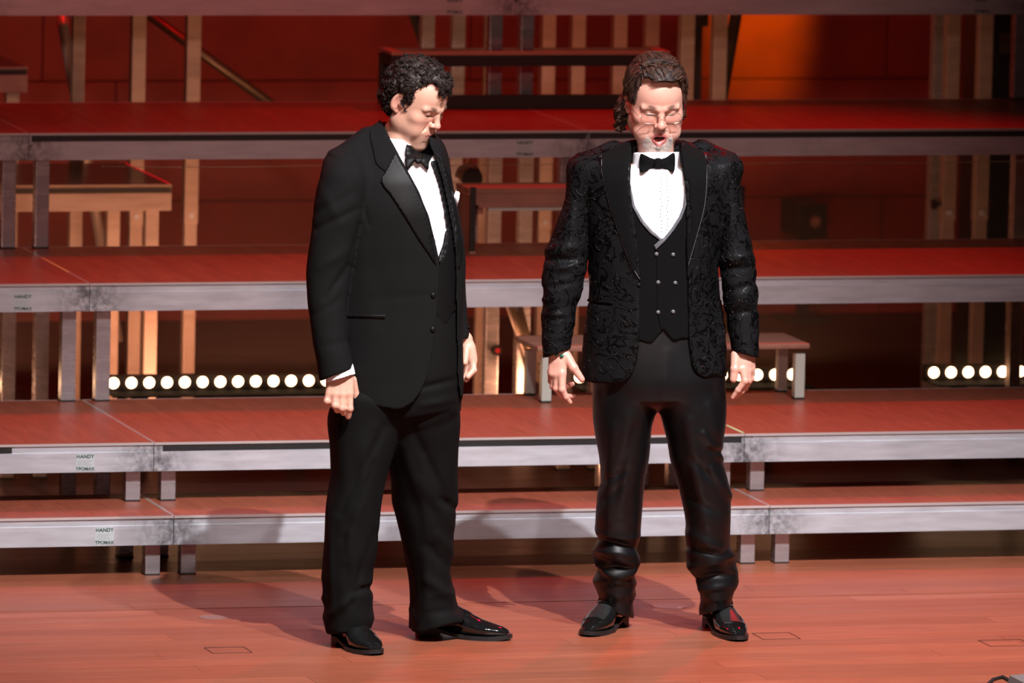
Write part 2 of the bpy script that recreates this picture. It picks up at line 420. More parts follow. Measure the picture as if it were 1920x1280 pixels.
for px, py, sl in ((146, 110, None), (258, 110, 420), (361, 110, 418)):
    post(f1, px, py, 4.2, 1.515, sl)
brace(f1, (105, -28, 4.45), (221, 640, 4.45), .021, M['shiny_tube'])
brace(f1, (225, -12, 4.7), (600, 262, 4.7), .019, M['bronze'])
f2 = empty('scaffold_tower', (3.2, 4.4, 0), 'cluster of metal support posts standing behind the black riser', 'scaffold', 'scaffold frames behind the tiers')
for px, Y in ((1286, 4.2), (1347, 4.2)): post(f2, px, 110, Y, 1.515, 420)
for px in (1027, 1083, 1161, 1221): post(f2, px, 60, 4.75, 2.2, 520 if px > 1100 else 430)
brace(f2, (770, 8, 4.9), (806, 110, 4.9), .022, M['black'], True)
brace(f2, (1384, 5, 4.3), (1352, 190, 4.3), .024, M['bronze'], True)
brace(f2, (888, 340, 3.6), (925, 480, 3.6), .026, M['bronze'])
brace(f2, (958, 540, 3.05), (1003, 715, 3.05), .026, M['bronze'])
brace(f2, (946, 560, 3.0), (984, 668, 3.0), .005, M['shiny_tube'])
post(f2, 899, 650, 3.5, 1.10, None, .042); post(f2, 976, 700, 3.4, 1.10, None, .05)
post(f2, 911, 320, 4.3, 1.50, None, .04); post(f2, 980, 320, 4.3, 1.50, None, .03)
f3 = empty('scaffold_tower', (4.2, 4.4, 0), 'metal support posts with round screw heads behind the tiers at right', 'scaffold', 'scaffold frames behind the tiers')
post(f3, 1777, 350, 4.1, 1.515, 412, knob='l'); post(f3, 1838, 350, 4.1, 1.515, 412, knob='r')
f4 = empty('support_post', (atY(1908, 400, 2.42).x, 2.42, 0), 'profiled metal support post at the right edge under the fourth tier', 'post'); post(f4, 1908, 400, 2.42, 1.10, None, .05)
# small black clamp knob with a red cap on the rear leg of the fourth tier
kp = atY(933, 657, 3.163); k = empty('clamp_wheel', (kp.x, kp.y, kp.z), 'black round clamp wheel with red centre on the metal post between the men', 'knob')
mb = MB(); mb.cyl((0, 0, 0), (0, .022, 0), .019, .021, 24); mb.cyl((0, .02, 0), (0, .06, 0), .008, n=12); mb.build('wheel', M['black_gloss'], k)
MB().cyl((0, -.003, 0), (0, .001, 0), .009, n=20).build('centre_cap', M['redcap'], k)

# black riser on the fourth tier
Yr = 3.02; zt = atY(900, 97.5, Yr).z; xl = atY(735, 108, Yr).x; xr = atY(1257, 99, Yr).x; z4 = TZ[3]
k = empty('black_riser', ((xl+xr)/2, Yr, z4), 'low black riser with copper-lit top edge standing on the fourth tier', 'riser')
o_ = k.location; B_ = lambda x0, x1, y0, y1, z0, z1, nm, m, p=k, bev=.002: MB().bx(x0-o_.x, x1-o_.x, y0-o_.y, y1-o_.y, z0-o_.z, z1-o_.z, bev).build(nm, m, p)
Yb = Yr+.19
B_(xl+.04, xr-.04, Yr+.02, Yb-.02, zt-.016, zt-.001, 'top_board', M['darkpanel'])
M['copper'] = mat('copper_lit_tone', (.55, .30, .20), .4, .5)  # on the riser's edge strips this colour stands for orange light
B_(xl, xr, Yr, Yr+.02, zt-.012, zt+.001, 'lit_edge_strip', M['copper']); B_(xl, xl+.04, Yr+.02, Yb, zt-.012, zt+.001, 'lit_edge_strip', M['copper'])
B_(xr-.04, xr, Yr+.02, Yb, zt-.012, zt+.001, 'lit_edge_strip', M['copper'])
B_(xl, xr, Yr+.002, Yr+.03, zt-.052, zt-.0125, 'front_beam', M['black'])
B_(xl, xr, Yb-.03, Yb-.002, zt-.052, zt-.0165, 'rear_beam', M['black'])
B_(xl, xl+.03, Yr+.031, Yb-.031, zt-.052, zt-.0165, 'side_beam', M['black']); B_(xr-.03, xr, Yr+.031, Yb-.031, zt-.052, zt-.0165, 'side_beam', M['black'])
for x in (xl, xr-.035):
    B_(x, x+.035, Yr+.003, Yr+.036, z4, zt-.0525, 'leg', M['black']); B_(x, x+.035, Yb-.036, Yb-.003, z4, zt-.0525, 'leg', M['black'])
B_(xl+.036, xr-.036, Yr-.012, Yr+.03, z4+.002, z4+.048, 'bottom_rail', M['black'])

# dark table platform at left behind the third tier
def dark_platform(label, xr, xl, Yf, dep, zt, red, legs_x):
    k = empty('table_platform', ((xl+xr)/2, Yf, 0), label, 'platform'); o = k.location
    B = lambda x0, x1, y0, y1, z0, z1, nm, m, p=k, bev=0.: MB().bx(x0-o.x, x1-o.x, y0-o.y, y1-o.y, z0, z1, bev).build(nm, m, p)
    B(xl+.005, xr-.005, Yf+.005, Yf+dep-.005, zt-.012, zt, 'top_board', M['darkpanel'])
    mb = MB(); pts = [(Yf-o.y+p[0], zt+p[1]) for p in front_profile()]; mb.prism(pts, 'x', xl-o.x, xr-o.x); mb.build('front_beam', M['alu_post'], k)
    B(xl, xr, Yf, Yf+.004, zt-.006, zt+.001, 'edge_trim', M['alu_post'])
    B(xl+.01, xr-.002, Yf+.0006, Yf+.0034, zt-.027, zt-.012, 'rubber_insert', M['rubber'])
    B(xr-.03, xr-.001, Yf+.036, Yf+dep, zt-BH, zt-.013, 'side_beam', M['alu_post']); B(xl+.001, xl+.03, Yf+.036, Yf+dep, zt-BH, zt-.013, 'side_beam', M['alu_post'])
    B(xl+.031, xr-.031, Yf+dep-.03, Yf+dep, zt-BH, zt-.013, 'rear_beam', M['alu_post'])
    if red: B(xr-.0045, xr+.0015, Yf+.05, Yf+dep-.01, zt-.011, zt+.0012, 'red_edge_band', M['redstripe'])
    for x in legs_x:
        for yy in (Yf+.037, Yf+dep-.085):
            l = B(x-LEG/2, x+LEG/2, yy, yy+LEG, .004, zt-BH, 'leg', M['alu_post'], k, .003)
            B(x-LEG/2-.001, x+LEG/2+.001, yy-.001, yy+LEG+.001, 0, .0045, 'rubber_foot', M['rubber'], l)
c = atY(322, 346, 3.35)
dark_platform('low dark-topped platform with red edge behind the third tier at far left', c.x, c.x-2, 3.35, .74, c.z, True, (c.x-.06, c.x-1.94))
c = atY(52, 126, 4.62)
dark_platform('corner of a higher dark platform at the upper left edge behind the fourth tier', c.x, c.x-1.6, 4.62, .8, c.z, False, (c.x-.045, c.x-1.5))

# middle bench on the third tier (black corner posts, pinkish rail)
Yf = 2.043; z3 = TZ[2]; xl, xr, zt = 1.5227, 2.5148, 1.0146
k = empty('step_bench', ((xl+xr)/2, Yf, z3), 'brown-topped step bench with black corner posts at the back of the third tier', 'bench'); o_ = k.location
B_ = lambda x0, x1, y0, y1, z0, z1, nm, m, p=k, bev=.002: MB().bx(x0-o_.x, x1-o_.x, y0-o_.y, y1-o_.y, z0-o_.z, z1-o_.z, bev).build(nm, m, p)
B_(xl-.002, xr+.002, Yf+.004, Yf+.19, zt-.012, zt+.006, 'top_board', M['benchwood'])
B_(xl+.02, xr-.012, Yf+.006, Yf+.03, zt-.052, zt-.0125, 'front_rail', M['benchwood'])
B_(xl+.02, xr-.012, Yf+.16, Yf+.184, zt-.05, zt-.0125, 'rear_rail', M['benchwood'])
for x in (xl, xr-.018):
    p_ = B_(x, x+.018, Yf-.012, Yf+.008, z3+.006, zt+.012, 'corner_post', M['black']); B_(x-.001, x+.019, Yf-.013, Yf+.009, z3, z3+.006, 'foot', M['copper'], p_, 0)
    B_(x, x+.018, Yf+.165, Yf+.185, z3, zt-.0125, 'rear_post', M['black'])
B_(xl-.002, xl+.004, Yf+.02, Yf+.17, zt-.02, zt-.0125, 'gilt_edge', M['copper'])
B_(xl+.004, xl+.016, Yf+.01, Yf+.16, z3+.02, zt-.021, 'side_panel', M['benchwood'])

# step bench on the second tier with white metal legs
Yf = 1.118; z2 = TZ[1]; xl = 1.535; xr = 2.462; zt = atY(1024, 649, Yf).z
k = empty('step_bench', ((xl+xr)/2, Yf, z2), 'small wooden step bench with white metal legs on the second tier behind the bearded man', 'bench'); o_ = k.location
dp = .30
B_(xl-.022, xr+.014, Yf-.01, Yf+dp, zt-.018, zt, 'top_board', M['benchwood'], k, .007)
B_(xl+.0, xr-.0, Yf+.004, Yf+.02, zt-.036, zt-.0185, 'apron', M['benchwood']); B_(xl, xr, Yf+dp-.12, Yf+dp-.10, zt-.036, zt-.0185, 'apron', M['benchwood'])
B_(xl+.001, xl+.02, Yf+.0205, Yf+dp-.1205, zt-.06, zt-.0185, 'apron', M['benchwood']); B_(xr-.02, xr-.001, Yf+.0205, Yf+dp-.1205, zt-.06, zt-.0185, 'apron', M['benchwood'])
B_(xl+.034, xr-.036, Yf+.002, Yf+.016, zt-.047, zt-.0365, 'front_rail', M['white'])
for i, x in enumerate((xl-.001, xr-.033)):
    for yy in (Yf, Yf+.195):
        hgt = zt-.0365 if True else 0
        l = B_(x, x+.034, yy, yy+.034, z2+.006, hgt, 'leg', M['white'], k, .002); B_(x-.0005, x+.0345, yy-.0005, yy+.0345, z2, z2+.006, 'rubber_foot', M['rubber'], l, 0)
for q in range(2): MB().cyl((xl+.02-o_.x, Yf+.12-o_.y, zt-.075-.03*q-o_.z), (xl+.024-o_.x, Yf+.12-o_.y, zt-.075-.03*q-o_.z), .005, n=12).build('bolt', M['black_gloss'], k)
B_(xl+.004, xl+.02, Yf+.09, Yf+.16, z2+.03, zt-.061, 'bracket', M['alu_leg'])

# lantern under the fourth tier
c = atY(878, 332, 2.75); k = empty('stage_lantern', (c.x, c.y, c.z), 'small bronze stage lantern hanging under the fourth tier beside the middle bench', 'lamp')
mb = MB(); mb.cyl((0, -.05, 0), (0, .06, .01), .036, .030, 24); mb.build('body', M['bronze'], k, False)
mb = MB(); mb.cyl((0, -.056, 0), (0, -.05, 0), .038, .038, 24); mb.build('lens_ring', M['black_gloss'], k)
vs_, fs_ = [], []
for i in range(17):
    a = PI*i/16; 
    for (dr, dy) in ((-.003, -.008), (.003, -.008), (.003, .008), (-.003, .008)): vs_.append(((.045+dr)*math.cos(a), dy, (.045+dr)*math.sin(a)))
for i in range(16):
    for j in range(4): fs_.append((4*i+j, 4*i+(j+1) % 4, 4*i+4+(j+1) % 4, 4*i+4+j))
mesh_obj('yoke', vs_, fs_, M['bronze'], k)
MB().cyl((0, 0, .045), (0, 0, TZ[3]-.072-c.z), .008, n=12).build('hanger', M['copper'], k)
# thin wire
a = atY(190, 312, 2.262); b = atY(1921, 302, 2.262); mb = MB()
seg = 40; P_ = [a.lerp(b, i/seg)-Vector((0, 0, .004*math.sin(PI*(i % 10)/10))) for i in range(seg+1)]
for i in range(seg): mb.cyl(P_[i], P_[i+1], .0011, n=6, caps=False)
tag(mb.build('steel_wire', M['chrome']), 'thin steel wire strung just below the fourth tier beam', 'wire')
# tall black panel at right
a = atY(1860, 100, 4.6); b = atY(1901, 100, 4.6)
k = empty('black_case', ((a.x+b.x)/2, 4.6, 0), 'tall narrow black case behind the fourth tier at the right edge', 'case')
MB().bx(a.x-k.location.x, b.x-k.location.x, 0, .35, .02, 2.1, .006).build('body', M['black'], k)
for s in (0, .29): MB().bx(a.x-k.location.x+.01, b.x-k.location.x-.01, s+.01, s+.05, 0, .02).build('foot', M['rubber'], k)
MB().bx(a.x-k.location.x+.03, b.x-k.location.x-.015, -.004, 0, atY(1880, 100, 4.6).z, atY(1880, 62, 4.6).z, .002).build('small_plate', M['bronze'], k)  # small bronze plate on the case front
# black box with a leaf mark near the back wall
a = atY(1497, 445, 6.3); b = atY(1552, 383, 6.3)
k = empty('black_box', ((a.x+b.x)/2, 6.3, 0), 'square black cabinet with a pale leaf-like mark near the back wall', 'cabinet')
cx = k.location.x
MB().bx(a.x-cx, b.x-cx, 0, .25, a.z, b.z, .004).build('cabinet', M['black'], k)
MB().bx(-.02, .02, .1, .14, .01, a.z).build('stand_pole', M['black'], k); MB().bx(-.09, .09, .02, .22, 0, .012).build('stand_base', M['black'], k)
zc = (a.z+b.z)/2; pts = []
for i in range(16):
    an = 2*PI*i/16; r_ = (.030 if i % 2 == 0 else .014)*(1-.2*math.sin(an)); pts.append((r_*math.cos(an)+.01, zc+r_*math.sin(an)))
MB().prism(pts, 'y', -.003, 0).build('leaf_mark', mat('pale_mark', (.35, .26, .2), .6), k)
a = atY(1300, 50, 4.9); b = atY(1330, 20, 4.9)
k = empty('junction_box', ((a.x+b.x)/2, 4.9, 0), 'dark cable box high on a thin pole under the topmost tier', 'box')
MB().bx(-.03, .03, 0, .08, a.z, a.z+.14, .004).build('box', M['black'], k); MB().bx(-.012, .012, .02, .045, .01, a.z).build('pole', M['black'], k); MB().bx(-.08, .08, -.04, .1, 0, .01).build('base', M['black'], k)
# grey box at the lower right corner with a cable
c = atZ(1893, 1266, .08)
k = empty('stage_monitor', (c.x+.2, c.y-.2, 0), 'corner of a grey floor box at the lower right corner', 'speaker')
MB().prism([(-.2, .08), (.25, .12), (.25, 0), (-.215, 0)], 'y', -.25, .2).build('cabinet', mat('grey_paint', (.13, .12, .12), .6), k)
MB().prism([(-.12, .0884), (.20, .1168), (.20, .1195), (-.12, .0911)], 'y', -.22, .15).build('grille', M['black'], k)
pts = [atZ(1893, 1275, .006), atZ(1880, 1268, .006), atZ(1862, 1273, .006), atZ(1850, 1284, .006), atZ(1830, 1300, .006)]
mb = MB()
for i in range(len(pts)-1): mb.cyl(pts[i], pts[i+1], .005, n=8); mb.sph(pts[i+1], .005, 8)
tag(mb.build('cable', M['rubber']), 'short black cable leaving the grey floor box', 'cable')
# ------------------------------------------------------------------ thin stage haze hanging over the light bars
M['haze'] = bpy.data.materials.new('stage_haze'); M['haze'].use_nodes = True
nt = M['haze'].node_tree; nt.nodes.remove(nt.nodes['Principled BSDF']); vsn = nt.nodes.new('ShaderNodeVolumeScatter')
vsn.inputs['Color'].default_value = (.95, .9, .85, 1); vsn.inputs['Density'].default_value = .13; vsn.inputs['Anisotropy'].default_value = .55
nt.links.new(vsn.outputs[0], nt.nodes['Material Output'].inputs['Volume'])
tag(MB().bx(-3, 6.5, 2.47, 3.14, .312, 1.08).build('stage_haze', M['haze']), 'thin warm haze above the light bars under the tiers', 'haze', None, 'stuff')
# ------------------------------------------------------------------ implicit surfaces (numpy) and surface nets
def surfnet(xs, ys, zs, F):
    S = F < 0
    c = np.zeros((len(xs)-1, len(ys)-1, len(zs)-1), np.uint8)
    for i in (0, 1):
        for j in (0, 1):
            for k in (0, 1): c += S[i:S.shape[0]-1+i, j:S.shape[1]-1+j, k:S.shape[2]-1+k]
    act = (c > 0) & (c < 8); del c
    I, J, K = np.nonzero(act); idx = np.full(act.shape, -1, np.int32); idx[I, J, K] = np.arange(len(I))
    P = np.zeros((len(I), 3)); N = np.zeros(len(I))
    ax = (xs, ys, zs)
    for a in range(3):
        b, d = [(1, 2), (0, 2), (0, 1)][a]
        for ob in (0, 1):
            for od in (0, 1):
                o0 = [0, 0, 0]; o0[b] = ob; o0[d] = od; o1 = list(o0); o1[a] = 1
                A = [I+o0[0], J+o0[1], K+o0[2]]; B = [I+o1[0], J+o1[1], K+o1[2]]
                f0 = F[A[0], A[1], A[2]]; f1 = F[B[0], B[1], B[2]]; m = (f0 < 0) != (f1 < 0)
                t = np.where(m, f0/np.where(m, f0-f1, 1), 0)
                for q in range(3):
                    p0 = ax[q][A[q]]; p1 = ax[q][B[q]]; P[:, q] += np.where(m, p0+(p1-p0)*t, 0)
                N += m
    P /= np.maximum(N, 1)[:, None]
    quads = []
    nx, ny, nz = S.shape
    for a in range(3):
        sl0 = [slice(1, nx-1), slice(1, ny-1), slice(1, nz-1)]; sl0[a] = slice(0, S.shape[a]-1)
        sl1 = list(sl0); sl1[a] = slice(1, S.shape[a])
        s0 = S[tuple(sl0)]; s1 = S[tuple(sl1)]
        for sgn in (0, 1):
            m = (s0 & ~s1) if sgn == 0 else (~s0 & s1)
            g = np.array(np.nonzero(m))
            off = np.array([1, 1, 1]); off[a] = 0; g = g+off[:, None]
            b, d = [(1, 2), (2, 0), (0, 1)][a]
            def at(ob, od):
                h = g.copy(); h[b] -= ob; h[d] -= od; return idx[h[0], h[1], h[2]]
            q = np.stack([at(1, 1), at(0, 1), at(0, 0), at(1, 0)], 1)
            quads.append(q if sgn == 0 else q[:, ::-1])
    Q = np.concatenate(quads); Q = Q[(Q >= 0).all(1)]
    return P, Q
def vnormals(P, Q):
    n = np.cross(P[Q[:, 2]]-P[Q[:, 0]], P[Q[:, 3]]-P[Q[:, 1]]); N = np.zeros_like(P)
    for i in range(4): np.add.at(N, Q[:, i], n)
    return N/np.maximum(np.linalg.norm(N, axis=1), 1e-12)[:, None]
def relax(P, Q, it=1, f=.5):
    E = np.concatenate([Q[:, [i, (i+1) % 4]] for i in range(4)])
    for _ in range(it):
        A = np.zeros_like(P); C_ = np.zeros(len(P))
        np.add.at(A, E[:, 0], P[E[:, 1]]); np.add.at(C_, E[:, 0], 1); np.add.at(A, E[:, 1], P[E[:, 0]]); np.add.at(C_, E[:, 1], 1)
        P = P*(1-f)+f*A/np.maximum(C_, 1)[:, None]
    return P
def fast_mesh(name, P, Q, material, parent=None, smooth=True):
    k = Q.shape[1]; me = bpy.data.meshes.new(name); me.vertices.add(len(P)); me.loops.add(Q.size); me.polygons.add(len(Q))
    me.vertices.foreach_set('co', P.astype(np.float32).ravel()); me.loops.foreach_set('vertex_index', Q.astype(np.int32).ravel())
    me.polygons.foreach_set('loop_start', np.arange(0, Q.size, k, dtype=np.int32)); me.update(calc_edges=True)
    if smooth: me.polygons.foreach_set('use_smooth', np.ones(len(Q), bool))
    for mm in (material if isinstance(material, (list, tuple)) else [material]): me.materials.append(mm)
    o = bpy.data.objects.new(name, me); COL.objects.link(o)
    if parent: o.parent = parent
    return o
_r = np.random.RandomState(7); _TB = _r.rand(64, 64, 64).astype(np.float32)*2-1
def vnoise(p, s):
    q = p*np.asarray(s, float); i = np.floor(q).astype(int); f = q-i; f = f*f*(3-2*f); i &= 63; j = (i+1) & 63
    g = lambda a, b, c: _TB[a[:, 0], b[:, 1], c[:, 2]]
    x, y, z = f.T
    def L(a, b, t): return a+(b-a)*t
    return L(L(L(g(i, i, i), g(j, i, i), x), L(g(i, j, i), g(j, j, i), x), y), L(L(g(i, i, j), g(j, i, j), x), L(g(i, j, j), g(j, j, j), x), y), z)
def smin(a, b, k):
    if k <= 0: return np.minimum(a, b)
    h = np.maximum(k-np.abs(a-b), 0)/k; return np.minimum(a, b)-h*h*k*.25
def pch(x, X, Y):
    """monotone cubic interpolation"""
    X = np.asarray(X, float); Y = np.asarray(Y, float); o = np.argsort(X); X = X[o]; Y = Y[o]
    h = np.diff(X); dl = np.diff(Y)/h; d = np.zeros(len(X)); d[1:-1] = np.where(dl[1:]*dl[:-1] > 0, 2*dl[1:]*dl[:-1]/(np.where(dl[1:]+dl[:-1] == 0, 1, dl[1:]+dl[:-1])), 0)
    d[0] = dl[0]; d[-1] = dl[-1]; x = np.clip(x, X[0], X[-1]); i = np.clip(np.searchsorted(X, x)-1, 0, len(h)-1)
    t = (x-X[i])/h[i]; return ((1+2*t)*(1-t)**2)*Y[i]+t*(1-t)**2*h[i]*d[i]+t*t*(3-2*t)*Y[i+1]+t*t*(t-1)*h[i]*d[i+1]

class Field:
    def __init__(s, xs, ys, zs):
        s.xs, s.ys, s.zs = [np.asarray(a, float) for a in (xs, ys, zs)]
        s.F = np.full((len(xs), len(ys), len(zs)), .5, np.float32)
    def win(s, lo, hi):
        r = []
        for a, l, h in zip((s.xs, s.ys, s.zs), lo, hi):
            i0 = max(0, np.searchsorted(a, l)-1); i1 = min(len(a), np.searchsorted(a, h)+1); r.append(slice(i0, max(i0, i1)))
        return tuple(r)
    def pts(s, w): return s.xs[w[0]][:, None, None], s.ys[w[1]][None, :, None], s.zs[w[2]][None, None, :]
    def apply(s, w, d, k, mode='+'):
        if d.size == 0: return
        A = s.F[w]; d = np.broadcast_to(d, A.shape)
        s.F[w] = smin(A, d, k) if mode == '+' else -smin(-A, d, k)
    def cap(s, a, b, ra, rb=None, k=.01, mode='+', sq=None):
        a = np.asarray(a, float); b = np.asarray(b, float); rb = ra if rb is None else rb; m = max(ra, rb)+k+.012
        w = s.win(np.minimum(a, b)-m, np.maximum(a, b)+m); x, y, z = s.pts(w)
        ba = b-a; L2 = max(1e-12, ba@ba); t = np.clip(((x-a[0])*ba[0]+(y-a[1])*ba[1]+(z-a[2])*ba[2])/L2, 0, 1)
        d = np.sqrt((x-a[0]-t*ba[0])**2+(y-a[1]-t*ba[1])**2+(z-a[2]-t*ba[2])**2)-(ra+(rb-ra)*t)
        s.apply(w, d, k, mode)
    def ell(s, c, r, k=.01, mode='+', R=None):
        c = np.asarray(c, float); r = np.asarray(r, float); m = r.max()+k+.01
        w = s.win(c-m, c+m); x, y, z = s.pts(w); X = x-c[0]; Y = y-c[1]; Z = z-c[2]
        if R is not None: X, Y, Z = [R[0, i]*X+R[1, i]*Y+R[2, i]*Z for i in range(3)]
        q = np.sqrt((X/r[0])**2+(Y/r[1])**2+(Z/r[2])**2); g = np.sqrt((X/r[0]**2)**2+(Y/r[1]**2)**2+(Z/r[2]**2)**2)
        s.apply(w, q*(q-1)/np.maximum(g, 1e-6), k, mode)
    def mesh(s): return surfnet(s.xs, s.ys, s.zs, s.F)

class Man:
    """local frame: x = right of the audience view, y = away, z = up; origin on the floor"""
    def __init__(s, px, py):
        s.o = atZ(px, py, 0); s.ex = Vector((math.cos(YAW), -math.sin(YAW), 0)); s.ey = Vector((math.sin(YAW), math.cos(YAW), 0))
        s.M = Matrix((s.ex, s.ey, Vector((0, 0, 1)))).transposed().to_4x4(); s.M.translation = s.o
        s.cl = s.loc(CAM); s.S = s.scale()
    def loc(s, p): d = Vector(p)-s.o; return np.array([d@s.ex, d@s.ey, d.z])
    def P(s, px, py, w=0.):
        d = ray(px, py); dl = np.array([d@s.ex, d@s.ey, d.z]); t = (w-s.cl[1])/dl[1]; return s.cl+dl*t
    def scale(s): return 100/np.linalg.norm(s.P(100+960, 600)-s.P(960, 600))
    def r(s, px): return px/s.S
    def proj(s, x, y, z):
        """local -> picture coordinates"""
        f = np.array([FW@s.ex, FW@s.ey, FW.z]); r = np.array([R2@s.ex, R2@s.ey, R2.z]); u = np.array([U2@s.ex, U2@s.ey, U2.z])
        X = x-s.cl[0]; Y = y-s.cl[1]; Z = z-s.cl[2]; dd = X*f[0]+Y*f[1]+Z*f[2]
        return 960+FPX*(X*r[0]+Y*r[1]+Z*r[2])/dd, 640-FPX*(X*u[0]+Y*u[1]+Z*u[2])/dd
    def rows(s, rows):
        """rows: (py, left px, right px, depth centre m, depth radius m) -> loft table in metres"""
        T_ = []
        for py, l, r, wc, wr in rows:
            a = s.P(l, py, wc); b = s.P(r, py, wc); c = (a+b)/2; T_.append((c[2], c[0], wc, abs(b[0]-a[0])/2, wr))
        return T_
def loft(F, T_, k=.01, n=2.2, grow=0., mode='+', zlo=None, zhi=None, rot=0., cap=.0):
    T_ = sorted(T_); z = [t[0] for t in T_]; z0, z1 = z[0], z[-1]
    mx = max(max(t[3], t[4]) for t in T_)+grow+k+.012
    cx = [t[1] for t in T_]; cy = [t[2] for t in T_]
    w = F.win((min(cx)-mx, min(cy)-mx, z0-.03-k), (max(cx)+mx, max(cy)+mx, z1+.03+k)); x, y, zz = F.pts(w); zf = zz.ravel()
    C = [pch(zf, z, [t[i] for t in T_])[None, None, :] for i in (1, 2, 3, 4)]
    X = x-C[0]; Y = y-C[1]; rx = C[2]+grow; ry = C[3]+grow
    if rot: X, Y = X*math.cos(rot)+Y*math.sin(rot), -X*math.sin(rot)+Y*math.cos(rot)
    q = (np.abs(X/rx)**n+np.abs(Y/ry)**n)**(1/n); rr = np.sqrt(X*X+Y*Y); d = rr-rr/np.maximum(q, 1e-3)
    d = np.where(rr < 1e-3, -np.minimum(rx, ry), d)
    e = np.maximum(z0-zz, zz-z1); d = np.maximum(d, e+0*d)
    F.apply(w, d, k, mode)
def poly_sd(px, py, poly):
    """signed distance (pixels) to a polygon, negative inside; arrays"""
    poly = np.asarray(poly, float); d = np.full(px.shape, 1e9); ins = np.zeros(px.shape, bool); n = len(poly)
    for i in range(n):
        a = poly[i]; b = poly[(i+1) % n]; e = b-a; wx = px-a[0]; wy = py-a[1]
        t = np.clip((wx*e[0]+wy*e[1])/max(1e-9, e@e), 0, 1); d = np.minimum(d, (wx-e[0]*t)**2+(wy-e[1]*t)**2)
        c = ((a[1] > py) != (b[1] > py)) & (px < (b[0]-a[0])*(py-a[1])/(b[1]-a[1]+1e-12)+a[0]); ins ^= c
    d = np.sqrt(d); return np.where(ins, -d, d)
def smooth_poly(pts, n=6, closed=True):
    """Catmull-Rom through the points"""
    P = [np.asarray(p, float) for p in pts]; N = len(P); out = []
    rg = range(N) if closed else range(N-1)
    for i in rg:
        if closed: p0, p1, p2, p3 = P[i-1], P[i], P[(i+1) % N], P[(i+2) % N]
        else: p0, p1, p2, p3 = P[max(i-1, 0)], P[i], P[i+1], P[min(i+2, N-1)]
        for j in range(n):
            t = j/n; out.append(.5*((2*p1)+(p2-p0)*t+(2*p0-5*p1+4*p2-p3)*t*t+(3*p1-p0-3*p2+p3)*t**3))
    if not closed: out.append(P[-1])
    return out
def dense(pts, step, closed=True):
    out = []; N = len(pts)
    for i in range(N if closed else N-1):
        a = np.asarray(pts[i], float); b = np.asarray(pts[(i+1) % N], float); m = max(1, int(np.linalg.norm(b-a)/step))
        for j in range(m): out.append(a+(b-a)*j/m)
    if not closed: out.append(np.asarray(pts[-1], float))
    return out
class Surf:
    """finds where the view rays through picture points meet a garment, so trims lie on the cloth"""
    def __init__(s, man, P, Q):
        s.man = man; s.t = BVHTree.FromPolygons([Vector(p) for p in P], [tuple(q) for q in Q])
    def hit(s, px, py, wmax=1.):
        a = s.man.P(px, py, -.7); b = s.man.P(px, py, .5); d = Vector(b-a).normalized()
        h, n, i, t = s.t.ray_cast(Vector(a), d, 1.4)
        if h is None: return None, None
        return np.array(h), np.array(n)
def fit_patch(man, surfs, poly, off, th, name, material, parent, step=2.6, puff=0., fold=None):
    """cloth piece cut to the outline, laid on the garment and given thickness"""
    bd = dense(poly, step); pa = np.array(bd); lo = pa.min(0); hi = pa.max(0)
    gx = np.arange(lo[0], hi[0], step*1.3); gy = np.arange(lo[1], hi[1], step*1.3); G = np.array(np.meshgrid(gx, gy)).reshape(2, -1).T
    sd = poly_sd(G[:, 0], G[:, 1], poly); G = G[sd < -step*.6]
    vs_ = [Vector(p) for p in bd]+[Vector(p) for p in G]; n = len(bd)
    r = delaunay_2d_cdt(vs_, [(i, (i+1) % n) for i in range(n)], [], 1, 1e-4)
    V2, E2, F2 = r[0], r[1], r[2]
    pts = np.array([tuple(v) for v in V2]); sd = poly_sd(pts[:, 0], pts[:, 1], poly)
    W = np.full(len(pts), np.nan); 
    for i, p in enumerate(pts):
        for s in surfs:
            h, nn = s.hit(p[0], p[1])
            if h is not None: W[i] = h[1] if np.isnan(W[i]) else min(W[i], h[1])
    ok = ~np.isnan(W)
    if not ok.any(): return None
    for i in np.nonzero(~ok)[0]:
        j = np.argmin(((pts-pts[i])**2).sum(1)+(~ok)*1e9); W[i] = W[j]
    # light smoothing of depth across the patch
    nb = [[] for _ in pts]
    for a, b in E2: nb[a].append(b); nb[b].append(a)
    for _ in range(3): W = np.array([.5*W[i]+.5*(W[nb[i]].mean() if nb[i] else W[i]) for i in range(len(W))])
    pf = puff*(1-np.exp(sd/8.)) if puff else 0
    front = np.array([man.P(p[0], p[1], ww) for p, ww in zip(pts, W-off-th-pf)])
    back = np.array([man.P(p[0], p[1], ww) for p, ww in zip(pts, W-off+.004)])
    N = len(pts); faces = []; ec = {}
    for f in F2:
        f = list(f); p = pts[f]; ar = sum(p[i][0]*p[(i+1) % len(f)][1]-p[(i+1) % len(f)][0]*p[i][1] for i in range(len(f)))
        if ar > 0: f = f[::-1]
        faces.append(tuple(f)); faces.append(tuple(v+N for v in f[::-1]))
        for i in range(len(f)): e = (f[i], f[(i+1) % len(f)]); ec[e] = 1
    for a, b in list(ec):
        if (b, a) not in ec: faces.append((b, a, a+N, b+N))
    o = mesh_obj(name, np.concatenate([front, back]), faces, material, parent, True)
    return o
